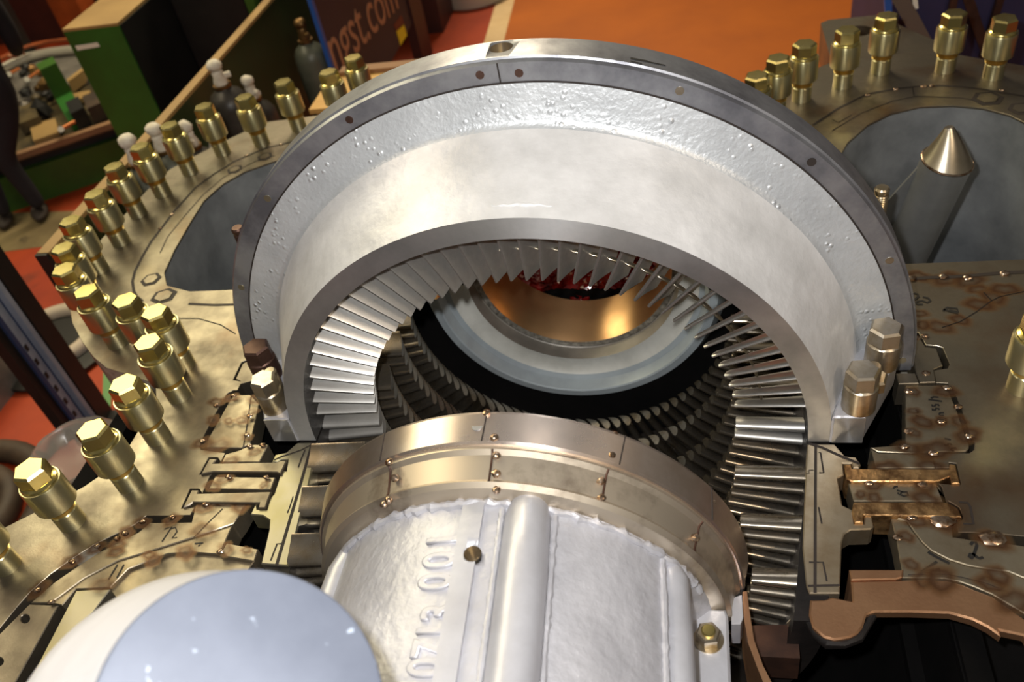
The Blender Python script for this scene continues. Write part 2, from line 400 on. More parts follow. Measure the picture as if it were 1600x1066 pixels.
# casing shells under the flanges (deep shade inside painted black)
b = MB().poly([(-2.62, .75), (-2.62, 2.3), (-2.2, 2.75), (-1.5, 2.9), (-1.5, 2.8), (-2.15, 2.65), (-2.52, 2.25), (-2.52, .8), (-1.3, .62), (-1.3, .5)], -1.6, -.131); b.out('left_outer_shell', EDGE, casing)
b = MB().poly([(1.3, .5), (2.9, .6), (2.9, 2.3), (2.3, 2.72), (1.5, 2.7), (1.5, 2.6), (2.25, 2.6), (2.8, 2.25), (2.8, .72), (1.3, .62)], -1.6, -.131); b.out('right_outer_shell', EDGE, casing)
prof = [(1.42, -2.2), (1.42, .9), (1.0, .9), (.985, .93), (1.5, .95), (1.5, -2.2)]
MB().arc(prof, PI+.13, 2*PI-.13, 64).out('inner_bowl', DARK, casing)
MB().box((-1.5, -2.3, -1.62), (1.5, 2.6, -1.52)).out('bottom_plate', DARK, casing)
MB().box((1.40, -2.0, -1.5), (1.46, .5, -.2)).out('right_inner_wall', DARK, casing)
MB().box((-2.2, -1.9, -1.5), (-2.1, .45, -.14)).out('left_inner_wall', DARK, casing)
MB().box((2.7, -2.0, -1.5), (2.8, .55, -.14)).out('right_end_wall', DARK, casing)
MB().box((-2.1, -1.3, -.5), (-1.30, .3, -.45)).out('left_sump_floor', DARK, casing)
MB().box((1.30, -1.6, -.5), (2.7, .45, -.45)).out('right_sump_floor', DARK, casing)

# hold-down lug with a drilled hole at the back right
b = MB(); hole = [(1.735+.085*math.cos(t*2*PI/20), 3.86+.085*math.sin(t*2*PI/20)) for t in range(20)]
b.poly([(1.5, 3.02), (1.5, 4.05), (1.56, 4.09), (1.88, 4.09), (2.2, 3.55), (2.2, 3.1)], -.4, -.14, [hole]); b.out('lifting_lug', STEEL, casing)

# ---- welded plates, left side
prism('clamp_tab', px2([(369, 592), (380, 568.5), (388, 565), (393, 568), (377.5, 596)], -.004), -.1, -.004, STEEL, casing)
def plate(name, L, z1, m, dz=.1, hp=()):
    return prism(name, px2(L, z1), z1-dz, z1, m, casing, bev=.003)
plate('welded_plate', [(322, 699), (326, 684), (341, 658), (356, 631), (363, 621), (370, 617.5), (391, 617), (405, 631), (391, 693), (376.5, 700)], -.012, PLATE)
plate('welded_plate', [(352, 710), (376, 703), (392.5, 695), (419, 694.5), (405, 722), (347, 722)], -.004, PLATE, .3)
plate('welded_plate', [(336, 745), (430, 746), (423, 765), (326, 764)], -.006, PLATE)
plate('welded_plate', [(306, 789), (384, 786), (372, 808), (364, 818.5), (302, 839.5), (236, 860.5), (184, 876), (131, 903.5), (79, 942), (48, 942), (64, 928), (85, 910), (118, 887), (153, 864), (190, 845), (216, 832), (234, 817), (299, 816)], -.006, PLATE)
plate('welded_plate', [(363, 820.5), (343, 866), (300, 863), (262, 865), (200, 889), (172, 918), (147, 919.5), (118, 920.5), (97, 946), (81, 942.5), (132, 905), (185, 877.5), (237, 862), (303, 841)], -.014, PLATE)
plate('cut_block', [(354, 848.5), (403, 858), (397, 877), (343, 868)], -.01, PLATE, .25)
plate('rim_plate', [(343, 869), (396, 878), (380, 905), (300, 930), (200, 960), (168, 917), (197, 886), (260, 861), (300, 860)], -.03, STEEL)
pl = prism('drilled_strip', px2([(46, 944), (91, 946), (36, 1045), (-40, 1180), (-140, 1150), (0, 990)], -.01), -.11, -.01, STEEL, casing, bev=.003,
           holes=[[tuple(at(x+7*math.cos(t*PI/8), y+6.5*math.sin(t*PI/8), -.01).xy) for t in range(16)] for x, y in ((39, 967), (-2, 1034))])
plate('yellow_reflection_strip', [(119, 923), (147, 921), (172, 921), (120, 990), (60, 1080), (0, 1180), (-30, 1200), (40, 1075)], -.02, CARRL)  # the strip's yellow is a reflection painted in
tints(casing, [(338, 628, .05, .9), (361, 622, .05, .9), (333, 657, .05, .9), (316, 692, .06, .9), (357, 658, .035, .9), (378, 657, .045, .9), (340, 697, .08, .7), (386, 682, .04, .7), (390, 645, .05, .7), (398, 625, .05, .8), (398, 706, .04, .7), (360, 720, .05, .7), (332, 760, .05, .8), (412, 758, .03, .8), (350, 748, .05, .8), (318, 794, .05, .8), (375, 790, .06, .9), (268, 813, .05, .9), (198, 832, .05, .9), (222, 817, .05, .8), (150, 856, .05, .8), (112, 877, .06, .8), (60, 921, .06, .8), (318, 828, .07, .7), (183, 850, .045, 1), (181, 862, .045, 1), (234, 868, .04, 1), (240, 876, .05, .8), (160, 914, .06, .7), (290, 863, .06, .9), (352, 858, .05, .8), (385, 860, .03, .8)], z=.0004)
tints(casing, [(1436, 432, .07, .9), (1480, 436, .09, .9), (1515, 439, .09, .8), (1528, 452, .06, 1), (1552, 465, .08, 1), (1530, 476, .08, 1), (1570, 452, .08, .9), (1500, 500, .06, .9), (1468, 511, .08, .8), (1436, 490, .05, .8), (1442, 508, .05, .8), (1428, 612, .04, .9), (1428, 642, .035, .8), (1428, 676, .04, .8), (1442, 659, .06, 1), (1471, 658, .04, 1), (1499, 658, .05, .9), (1478, 612, .06, .9), (1512, 680, .07, .9), (1462, 703, .09, .9), (1420, 701, .06, .7), (1445, 708, .06, .7), (1386, 732, .07, .9), (1455, 730, .07, .8), (1366, 759, .04, .9), (1443, 757, .06, .9), (1366, 778, .04, .9), (1447, 781, .07, .9), (1345, 772, .03, .9), (1432, 815, .05, .9), (1474, 813, .08, .9), (1416, 838, .04, .9), (1424, 882, .04, .8), (1552, 845, .07, .9), (1470, 906, .08, .9), (1445, 905, .06, .8), (1548, 912, .06, 1), (1560, 900, .06, .9), (1585, 940, .08, .8)], z=.0004)
tack(casing, [(338, 633), (364, 618), (316, 689), (390, 650), (386, 680), (390, 697), (410, 695), (357, 745), (416, 746), (320, 788), (268, 808), (195, 833), (222, 815), (152, 853), (112, 877), (58, 922), (80, 941), (182, 841), (344, 862)], .011)
MB().path([tuple(at(a, c, -.004)) for a, c in ((328, 788), (345, 788), (362, 787), (380, 786))], .008).out('weld_seam', BEAD, casing)
line('scribed_line', [(376.5, 619), (414, 619)], .004, casing, .0005) if False else None
line('scribed_line', [(391, 617), (385, 660), (378, 700)], .005, casing, -.010)
line('scribed_line', [(302, 839), (325, 815), (347, 794)], .004, casing, -.004)
# groove and slots round the left duct
line('duct_groove', [(456, 222), (415, 232), (367, 252), (335, 272), (306, 293), (271, 332), (253, 356), (236, 378), (222, 402), (211, 424), (207, 440), (209, 455), (214, 464), (223, 471)], .016, casing, .0018)
line('duct_groove', [(430, 243), (398, 253), (350, 277), (318, 304), (290, 336), (262, 370), (250, 396)], .006, casing, .0018)
line('duct_groove', [(295, 475), (335, 477), (368, 476)], .016, casing, .0018)
line('scribed_line', [(276, 498), (310, 498), (345, 508), (368, 522)], .006, casing, .0014, MATS['dark_oxidised_steel'])
def slot(name, cx, cy, r, sx=1.0, z=.003, rot=0.0):
    c = at(cx, cy); b = MB()
    o_ = [(c.x+r*sx*math.cos(t*PI/3+rot), c.y+r*math.sin(t*PI/3+rot)) for t in range(6)]
    i_ = [(c.x+r*.66*sx*math.cos(t*PI/3+rot), c.y+r*.66*math.sin(t*PI/3+rot)) for t in range(6)]
    prism(name, o_, 0, .002, GROOVE, casing); prism('plug_face', i_, 0, .006, STEEL, casing)
slot('hexagon_plug', 414, 245, .055); slot('hexagon_plug', 367, 265, .055); slot('hexagon_plug', 236, 437, .062, 1.0, rot=.3); slot('hexagon_plug', 256, 463, .07, 1.1, rot=.5)
slot('hexagon_plug', 1543, 154, .085); slot('hexagon_plug', 1596, 170, .07)
# groove round the right duct
line('duct_groove', [(1270, 196), (1311, 169), (1356, 147), (1407, 138), (1440, 135), (1471, 134), (1503, 136), (1535, 140), (1598, 150), (1680, 180)], .016, casing, .0018)
line('duct_groove', [(1300, 205), (1344, 178), (1395, 158), (1430, 151), (1500, 153), (1540, 160)], .006, casing, .0018)
line('scribed_line', [(1426, 137), (1428, 150)], .006, casing, .0018); line('scribed_line', [(1300, 187), (1310, 192), (1330, 180)], .006, casing, .0018)
tack(casing, [(1400, 139), (1443, 135), (1456, 134), (1565, 141), (1356, 148)], .012)
tack(casing, [(439, 226), (385, 243), (268, 335), (250, 357)], .010)
# right side: ledge and marked plate behind the ring
line('ledge_seam', [(1418, 437), (1450, 434), (1490, 433), (1530, 430), (1560, 427), (1605, 425)], .02, casing, .0018)
tack(casing, [(1424, 435), (1474, 432), (1512, 434), (1570, 427)], .016)
line('scribed_line', [(1472, 512), (1500, 503), (1525, 488), (1548, 471), (1562, 464), (1605, 455)], .004, casing, .0016, MATS['dark_oxidised_steel'])
line('scribed_line', [(1537, 457), (1549, 470)], .004, casing, .0016, MATS['dark_oxidised_steel'])
tack(casing, [(1433, 528), (1445, 525)], .012)
# ---- right side welded plates
plate('clamp_tab', [(1420, 530), (1438, 529), (1446, 542), (1463, 544), (1473, 571), (1459, 577), (1462, 597), (1437, 598), (1431, 581)], .004, STEEL, .12)
plate('clamp_tab', [(1400, 583), (1430, 583), (1436, 599), (1404, 600)], .01, STEEL, .12)
plate('marked_plate', [(1414.6, 604), (1437, 602), (1462, 602), (1477, 606), (1483, 613), (1495.5, 642), (1508.5, 683), (1514, 693), (1514, 700.5), (1509, 705), (1457, 706), (1430, 708), (1372, 706), (1360, 699), (1414.6, 695)], -.008, PLATE)
plate('welded_plate', [(1361, 702), (1372, 708), (1430, 710), (1456, 711), (1461, 731), (1369, 731)], -.004, PLATE, .2)
plate('welded_plate', [(1457, 711), (1462, 731), (1482, 731), (1482, 724), (1478, 709.5)], -.002, STEEL)
plate('welded_plate', [(1326, 755), (1462, 756), (1469, 762), (1476, 788), (1478, 783), (1334, 783)], -.006, PLATE)
plate('welded_plate', [(1392, 807), (1484, 812), (1487, 820), (1489, 839), (1520, 844), (1560, 847), (1605, 854), (1605, 905), (1576, 893), (1541, 888.5), (1512.6, 883.5), (1484, 874.5), (1456, 860.5), (1442, 848), (1428, 829.5), (1418, 815)], -.004, PLATE)
plate('welded_plate', [(1391, 806), (1416, 815.5), (1427, 831), (1441, 849), (1455, 862), (1484, 876), (1512, 885), (1541, 890), (1576, 894.5), (1605, 907), (1640, 940), (1610, 964), (1549, 928), (1520, 916), (1500, 909), (1477, 904), (1442, 903), (1410, 903), (1410, 896), (1400, 840)], -.010, PLATE)
line('scribed_line', [(1419, 897), (1450, 896), (1480, 896), (1510, 902), (1545, 911), (1562, 918)], .004, casing, -.006)
line('key_outline', [(1498, 785), (1512, 786), (1516, 792), (1521, 819), (1505, 819)], .008, casing, .0016)
tack(casing, [(1480, 606), (1497, 636), (1514, 682), (1458, 708), (1414, 698), (1420, 674), (1420, 611), (1471, 659), (1447, 583), (1358, 755), (1441, 757), (1402, 840), (1470, 812), (1425, 809)], .013)
for p in ((1551, 841), (1474, 813)):
    MB().blob(at(*p, .002), .03, (1.5, 1, .4), 2, .1).out('weld_tack', BEAD, casing)
# casting cut face, copper-toned by a painted reflection, at bottom right
cast = px2([(1330, 908), (1400, 906.5), (1442, 905.5), (1477, 906.5), (1505, 913.5), (1520, 920), (1549, 931), (1600, 966), (1660, 1010), (1700, 1080), (1640, 1060), (1600, 993), (1562, 985), (1564, 994), (1544, 980), (1520, 968), (1484, 958), (1424, 956), (1368, 956), (1354, 960), (1348, 980), (1340, 990), (1328, 996), (1304, 1000), (1288, 996), (1270, 980), (1264, 960), (1266, 937), (1288, 937), (1300, 933), (1312, 935), (1332, 939)])
prism('cut_casting_face', cast, -.035, 0, COPPER, casing, bev=.006)
prism('cut_step', px2([(1327, 890), (1412, 890), (1410, 902), (1400, 905), (1330, 906.5)], .006), -.2, .006, COPPER, casing, bev=.004)
MB().path([tuple(at(a, c, -.03)) for a, c in ((1262, 945), (1264, 972), (1275, 993), (1292, 1004), (1318, 1006), (1340, 996), (1354, 978), (1362, 962))], [.012, .018, .014, .022, .016, .02, .013, .016], 10).out('torn_lip', DARKMET, casing)
# marker writing on the plates
marks('ink_mark', [[(565, 612), (530, 612), (522, 625), (530, 638), (565, 636)], [(460, 572), (460, 588), (485, 585), (492, 570), (515, 572), (520, 585)], [(455, 535), (458, 552), (480, 550), (488, 535), (512, 535), (518, 550)], [(420, 488), (548, 505)], [(445, 478), (470, 465), (515, 468)], [(680, 938), (640, 940), (632, 952), (645, 965), (660, 962)], [(575, 900), (578, 915), (600, 912), (605, 900), (625, 900), (635, 912)], [(300, 590), (320, 590), (325, 610), (310, 615)], [(300, 640), (330, 642)], [(570, 850), (630, 862)]], .008, casing, 5.923, 1380, 540, -.0065)
marks('ink_mark', [[(250, 390), (290, 400), (300, 425), (265, 455), (250, 460)], [(345, 430), (400, 440), (425, 470), (390, 488), (340, 470), (290, 475), (272, 490), (285, 505), (345, 508)], [(555, 575), (600, 540), (700, 550), (715, 585), (620, 565)], [(560, 560), (710, 603)]], .009, casing, 6.66, 1390, 400)
marks('ink_mark', [[(830, 505), (850, 475), (890, 475), (900, 510), (880, 570), (860, 630), (840, 655), (815, 635), (825, 605), (860, 605), (900, 640), (930, 655), (970, 640)]], .010, casing, 7.105, 1400, 780, -.002)
marks('ink_mark', [[(495, 762), (290, 782), (460, 680)], [(360, 570), (440, 620), (600, 700)]], .010, casing, 7.105, 1400, 780, -.008)
marks('ink_mark', [[(830, 545), (850, 528), (870, 530)], [(860, 560), (900, 570), (890, 600), (865, 580)], [(900, 575), (945, 575), (955, 600), (920, 610), (900, 600)]], .008, casing, 5.33, 1240, 660, -.004)
marks('ink_mark', [[(975, 250), (1020, 235), (960, 325)], [(1010, 250), (1040, 240), (1050, 265), (1020, 305), (1050, 300)]], .005, casing, 3.807, 0, 760, -.004)
marks('ink_mark', [[(690, 455), (635, 545)], [(728, 455), (685, 535)], [(1150, 330), (1200, 325), (1170, 345)]], .006, casing, 3.807, 0, 760, -.012)

# ================================================================== KEYS (loose bars in the slots)
def key(L, m, label, side):
    o = prism('expansion_key', px2(L, .012), -.1, .012, m, None, bev=.004)
    tag(o, label, 'key', 'bar keys across the casing joint')
key([(313.5, 741), (327, 716.5), (339, 716.5), (333, 724), (432, 722), (437, 720), (448, 719), (438, 741), (432, 738), (334, 737)], STEEL, 'upper steel key bar beside the left carrier strip, nearer the ring', 'l')
key([(285.5, 793), (299, 765.5), (310.5, 765.5), (309, 771), (420, 768), (424, 768), (419, 780), (414.5, 794), (403, 794), (405, 786), (301, 785), (296, 789)], STEEL, 'lower steel key bar beside the left carrier strip, nearer the grey pipe', 'l')
key([(1318.5, 725), (1330, 725), (1332, 732), (1484, 733), (1484, 724.5), (1493, 725.5), (1500, 755), (1487, 755), (1484, 745), (1465, 752), (1330, 752), (1323, 748)], GOUGE, 'rough ground bronze-toned key bar on the right, nearer the ring', 'r')
key([(1334, 784.5), (1480, 784.5), (1497, 794), (1503, 808), (1350, 804.5), (1349, 816), (1336, 816), (1331, 799)], GOUGE, 'rough ground bronze-toned key bar on the right, above the copper-toned casting', 'r')

# ================================================================== BLADES
NB = 83
PITCH = 2*PI/NB
def blade_mesh(name, rt, rr, ch=.128, s0=34, s1=47, dy0=-.02, th=.016, camber=.10, blunt=0):
    bm = bmesh.new(); rings = []
    ns = 7
    for k in range(ns+1):
        q = k/ns; r = rt+(rr-rt)*q
        s = rad(s1+(s0-s1)*q); c = ch*(1.0+.05*q); y0 = dy0*q
        up = []; lo = []
        m = 11
        for i in range(m+1):
            u = .5-.5*math.cos(PI*i/m)
            t = th*(1.0+.25*q)*(1.48*math.sqrt(u)-.63*u-1.76*u*u+1.42*u**3-.5*u**4)*1.9
            if blunt: t = blunt*(1+.2*q)*(math.sqrt(max(0, 1-(1-min(u/.07, 1))**2)))*(1-.65*u)
            cb = 4*camber*c*u*(1-u)
            up.append((u*c, cb+t)); lo.append((u*c, cb-t))
        prof = up+lo[-2:0:-1]
        R = []
        for a, n in prof:
            y = y0+a*math.cos(s)+n*math.sin(s); z = -a*math.sin(s)+n*math.cos(s)
            rx = r
            if k == 0: rx = r+.02*(a/c)**2           # tip rises towards the rear edge
            R.append(bm.verts.new((math.sqrt(max(rx*rx-z*z*.6, .01)), y, z)))
        rings.append(R)
    n = len(rings[0])
    for A, B in zip(rings[:-1], rings[1:]):
        for i in range(n): bm.faces.new((A[i], A[(i+1) % n], B[(i+1) % n], B[i]))
    bm.faces.new(rings[0]); bm.faces.new(rings[-1][::-1])
    bmesh.ops.recalc_face_normals(bm, faces=bm.faces)
    for f in bm.faces: f.smooth = len(f.verts) == 4
    for e in bm.edges:
        if len(e.link_faces) == 2 and e.calc_face_angle(0) > rad(50): e.smooth = False
    me = bpy.data.meshes.new(name); bm.to_mesh(me); bm.free(); return me

# ================================================================== UPPER HALF RING
ring = thing('blade_ring_half', 'large upright half ring of silver casting with dark flange and a row of blades inside', 'blade ring')
body = [(1.0, 0), (1.082, 0), (1.214, .330), (1.226, .344), (1.238, .350), (1.30, .362), (1.357, .374), (1.357, .50), (1.25, .53), (1.02, .53), (1.02, .20), (1.0, .17)]
b = MB().arc(body, 0, PI, 160)
for f in b.bm.faces: f.material_index = 0
bmesh.ops.recalc_face_normals(b.bm, faces=b.bm.faces)
for f in b.bm.faces:
    c = f.calc_center_median(); r = math.hypot(c.x, c.z); f.smooth = True
    if c.y < 1e-3: f.material_index = 1
    elif r > 1.21 and c.y < .4: f.material_index = 2
    elif r < 1.05: f.material_index = 3
for e in b.bm.edges:
    if len(e.link_faces) == 2 and e.calc_face_angle(0) > rad(40): e.smooth = False
me = bpy.data.meshes.new('ring_casting'); b.bm.to_mesh(me); b.bm.free()
rc = mesh_obj('ring_casting', me, [SMOOTH, FACE, PIT, DARKMET], ring)
tag(rc, 'silver cone casting with pitted rim')
fl = MB().arc([(1.362, .384), (1.362, .376), (1.428, .376), (1.431, .382), (1.434, .392), (1.441, .396), (1.441, .524), (1.362, .524)], 0, PI, 160).out('ring_flange', FLANGE, ring)
t, y = atcyl(783, 74, 1.441); y = min(max(y, .44), .47)
d = Vector((math.cos(t), 0, math.sin(t)))
cut = MB().tube(d*1.39+Vector((0, y, 0)), d*1.5+Vector((0, y, 0)), .040, n=32).out('cutter', STEEL)
boolean(fl, cut)
MB().tube(d*1.392+Vector((0, y, 0)), d*1.396+Vector((0, y, 0)), .0385, n=32).out('hole_bottom', CONE, ring)
bb = MB()
rr_ = [bb.bm.verts.new(d*(1.397+.040*k)+Vector((0, y, 0))) for k in (0, 0)]
bb.bm.clear()
bb.tube(d*1.397+Vector((0, y, 0)), d*1.4405+Vector((0, y, 0)), .0392, .0398, 32, caps=False); bb.out('hole_thread', CONE, ring)
# flush pins and joint of the seal segments on the flange face
for (px, py), m in {(750, 117): RUSTB, (811, 114): RUSTB, (1062, 142): STEELB, (546, 187): RUSTB, (418, 310): CARRL, (377, 449): CARRL, (1390, 407): STEELB, (1410, 563): CARRL}.items():
    p = aty(px, py, .376)
    MB().tube((p.x, .3735, p.z), (p.x, .380, p.z), .0145, n=20).out('flush_pin', m, ring)
p = aty(1268, 253, .376); MB().tube((p.x, .3735, p.z), (p.x, .380, p.z), .0155, n=20).out('pin_hole', GROOVE, ring)
p = aty(779, 112, .376); q = p/math.hypot(p.x, p.z); MB().bar((q.x*1.363, .375, q.z*1.363), (q.x*1.43, .375, q.z*1.43), .005, .004, (0, 1, 0)).out('segment_joint', GROOVE, ring)
MB().arc([(1.3565, .3735), (1.3625, .3735), (1.3625, .38), (1.3565, .38)], 0, PI, 120).out('seal_groove', GROOVE, ring)
for (x0, y0, x1, y1, w) in ((985, 92, 1012, 97, .012), (1012, 97, 1040, 103, .008), (985, 96, 1003, 100, .007)):
    b = MB(); pts = []
    for k in range(5):
        t, y = atcyl(x0+(x1-x0)*k/4, y0+(y1-y0)*k/4, 1.4425); pts.append((1.4425*math.cos(t), y, 1.4425*math.sin(t)))
    for a, c in zip(pts[:-1], pts[1:]):
        b.bm.faces.new([b.bm.verts.new(v) for v in (a, c, (c[0], c[1]+w, c[2]), (a[0], a[1]+w, a[2]))])
    b.out('ink_mark', INK, ring, False)
# cast ridge on the cone near the front rim
b = MB(); P = []
for k in range(15):
    px, py = 768+k*6.7, 321-2.2*math.sin(k/14*PI)+random.uniform(-1.2, 1.2)
    lo_ = .1
    for it in range(30):
        rr = 1.082+.4*lo_; t, yy = atcyl(px, py, rr+.002); lo_ = yy
    P.append(((rr+.001)*math.cos(t), yy, (rr+.001)*math.sin(t)))
b.path(P, [.002+.004*math.sin(k/14*PI)*random.uniform(.5, 1.3) for k in range(15)], 8).out('cast_ridge', SMOOTH, ring)
# side lugs
for sx in (-1, 1):
    L = [(1.076, -.004), (1.19, -.004), (1.205, .03), (1.352, .30), (1.356, .37), (1.205, .37), (1.15, .2)]
    L = [(sx*a, c) for a, c in L]
    prism('joint_lug', L, .002, .142, SILVER if sx < 0 else SILVER, ring, bev=.006)
    prism('lug_face', [(sx*1.084, -.0075), (sx*1.192, -.0075), (sx*1.192, -.0045), (sx*1.084, -.0045)], .003, .136, FACE, ring)
# blades and their mid-span lugs
ubl = blade_mesh('blade', .741, 1.012, dy0=-.03, camber=.05, s0=30, s1=37, blunt=.0065)
lugm = MB().blob((0, 0, 0), 1, (.0065, .012, .036), 2).bm
for f in lugm.faces: f.smooth = True
lm_ = bpy.data.meshes.new('mid_span_lug'); lugm.to_mesh(lm_); lugm.free()
proto = mesh_obj('blade', ubl, BLADE, ring); lp = mesh_obj('mid_span_lug', lm_, STEELB, proto)
lp.location = (.842*math.cos(rad(-.2)), .055, -.002)
first = True
for k in range(-20, 22):
    th = rad(88.87)+k*PITCH
    if th < rad(5) or th > rad(179.9): continue
    o = proto if first else copy_tree(proto, ring); first = False
    o.location = (0, .106, 0); o.rotation_euler = (0, -th, 0)
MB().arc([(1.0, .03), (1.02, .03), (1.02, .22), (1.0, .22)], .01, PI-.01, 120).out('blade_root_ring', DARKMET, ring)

# ================================================================== LOWER BLADE CARRIER
car = thing('blade_carrier', 'lower blade carrier with pale joint strips and many rows of blades below the ring', 'blade carrier')
carL = [(495, 691), (464, 692), (447, 707), (430, 710.5), (424.5, 722), (433, 721), (438, 718), (450, 718), (447, 736), (440, 735), (432, 760), (428, 772), (421, 779), (417, 796), (402, 796), (400, 785), (391, 804), (411, 806), (421, 813), (420, 828), (407.6, 881), (449, 884), (455, 862), (467.6, 811), (479, 770), (488, 729)]
carR = [(1261.5, 694), (1304, 694), (1320.7, 712.5), (1337.5, 714.5), (1345, 726), (1342, 731), (1333, 731), (1331, 724), (1317, 724), (1319, 742), (1309, 747), (1316, 789), (1332, 797), (1335, 818), (1350, 818), (1351, 806), (1362, 806), (1365, 823), (1360, 827), (1330, 828), (1319, 834.5), (1315, 848), (1314, 880), (1312, 927), (1265, 927), (1260, 916), (1254, 856), (1256, 800), (1259, 736)]
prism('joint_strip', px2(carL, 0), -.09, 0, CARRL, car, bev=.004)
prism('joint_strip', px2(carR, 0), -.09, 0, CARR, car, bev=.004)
line('joint_groove', [(488, 692), (470, 755), (446, 836), (432, 884)], .012, car, .0015)
line('joint_groove', [(1274.5, 694), (1274, 780), (1273.5, 927)], .010, car, .0015)
line('scribed_line', [(494, 692), (470, 704), (440, 714), (428, 719)], .006, car, .0018)
line('scribed_line', [(1263, 693), (1285, 700), (1318, 715), (1343, 725)], .010, car, .0018)
line('scribed_line', [(477, 703), (471, 717), (466, 731)], .006, car, .0018); line('scribed_line', [(458, 776), (453, 792), (449, 802)], .004, car, .0018)
line('scribed_line', [(440, 850), (433, 850), (423, 876)], .005, car, .0018)
line('scribed_line', [(1279, 707.5), (1282, 708), (1287, 739), (1280, 739)], .006, car, .0018); line('scribed_line', [(1279, 793), (1284, 819)], .006, car, .0018)
line('scribed_line', [(1262, 916), (1312, 915)], .008, car, .0018); line('scribed_line', [(1264, 879), (1286, 879), (1292, 909)], .006, car, .0018)
line('scribed_line', [(1259, 740), (1264, 740), (1264, 735), (1271, 735)], .003, car, .0018)
# half shell that carries the rows
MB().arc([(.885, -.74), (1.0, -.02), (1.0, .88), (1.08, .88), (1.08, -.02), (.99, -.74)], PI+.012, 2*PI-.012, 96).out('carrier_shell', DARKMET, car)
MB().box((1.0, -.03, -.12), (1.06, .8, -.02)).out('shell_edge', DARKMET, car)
rows = [(-.152, .728, .978), (-.375, .738, .942), (-.600, .765, .908), (.095, .742, .99), (.31, .745, 1.0), (.53, .748, 1.0), (.72, .748, 1.0)]
meshes = [blade_mesh('blade', a, r+.012, ch=.122, dy0=-.012, th=.019, s0=31, s1=37) for _, a, r in rows]
rest = bmesh.new(); nblades = 0
for i, ((y, rt, rr), me) in enumerate(zip(rows, meshes)):
    used = False
    for k in range(42):
        th = -rad(1.6)-4.317*PI/180*k
        if i < 3: vis = k <= 7 or k >= 39
        elif i == 3: vis = k <= 1 or k >= 40
        else: vis = k <= 10 or k >= 32
        if vis and nblades < 100:
            o = mesh_obj('blade', me, (BLADE if i == 3 else BLADEL) if not used else [], car); used = True; nblades += 1
            o.location = (0, y, 0); o.rotation_euler = (0, -th, 0)
        else:
            M = Matrix.Translation((0, y, 0)) @ Matrix.Rotation(-th, 4, 'Y')
            n0 = len(rest.verts); rest.from_mesh(me); rest.verts.ensure_lookup_table()
            for v in rest.verts[n0:]: v.co = M @ v.co
rme = bpy.data.meshes.new('far_blades'); rest.to_mesh(rme); rest.free()
o = mesh_obj('far_blades', rme, BLADEL, car); o['kind'] = 'stuff'
# spacer strip under the front row
prism('dark_spacer', px2([(1168, 978), (1246, 976), (1250, 1029), (1180, 1026)], -.16), -.3, -.16, BROWN, car)
MB().path([tuple(at(a, c, zz)) for a, c, zz in ((1262, 918, -.02), (1262, 935, -.04), (1254, 952, -.08), (1244, 966, -.12), (1234, 977, -.16))], .012, 10).out('seal_wire', STEELB, car)

# ================================================================== INLET RINGS AND SLEEVE
inl = thing('inlet_housing', 'stepped grey painted half-round housing deep inside, seen through the blade ring', 'housing')
def halfring(name, prof, m, root, t0=PI, t1=2*PI):
    return MB().arc(prof, t0, t1, 96, closed=False).out(name, m, root, ang=30)
halfring('outer_lip', [(.745, 1.0), (.70, .925), (.662, .92)], GREYR, inl)
halfring('pale_step', [(.662, .92), (.655, .925), (.648, .955), (.640, .985), (.616, 1.0)], GREYR, inl)
halfring('concave_ring', [(.616, 1.0), (.600, 1.012), (.575, 1.022), (.545, 1.025), (.521, 1.02)], GREYL, inl)
halfring('inner_recess', [(.521, 1.02), (.519, 1.06), (.517, 1.10), (.512, 1.105)], TAUPE, inl)
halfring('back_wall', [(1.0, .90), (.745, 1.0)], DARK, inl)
slv = thing('bore_sleeve', 'shiny bronze cylindrical sleeve inside the grey inlet housing', 'sleeve')
b = MB().arc([(.512, 1.108), (.486, 1.112), (.486, 1.13), (.512, 1.13)], PI, 2*PI, 96).out('seal_edge', SEAM, slv)
halfring('bore', [(.486, 1.113), (.470, 1.16), (.462, 1.30), (.455, 1.42)], GOLD, slv, PI-.15, 2*PI+.15)
# crumpled red plastic lying in the bore
b = MB(); n = 64; V = {}
for i in range(n+1):
    for j in range(n+1):
        x = -.6+1.2*i/n; q = j/n
        z = -.5*(1-q)+.14*q+.02*math.sin(14*x+5*q)+random.uniform(-.011, .011)
        V[i, j] = b.bm.verts.new((x+random.uniform(-.008, .008), 1.44+.30*q+.03*math.sin(17*x)*math.cos(13*q)+random.uniform(-.013, .013), z))
for i in range(n):
    for j in range(n): b.bm.faces.new((V[i, j], V[i+1, j], V[i+1, j+1], V[i, j+1]))
bag = b.out('plastic_sheet', REDBAG, None, False); tag(bag, 'crumpled dark red plastic sheet behind the bronze sleeve', 'sheet')
MB().poly([(-.75, 1.45), (.75, 1.45), (.75, 2.3), (-.75, 2.3)], -.7, -.42).out('shaft_trough', DARK, inl)

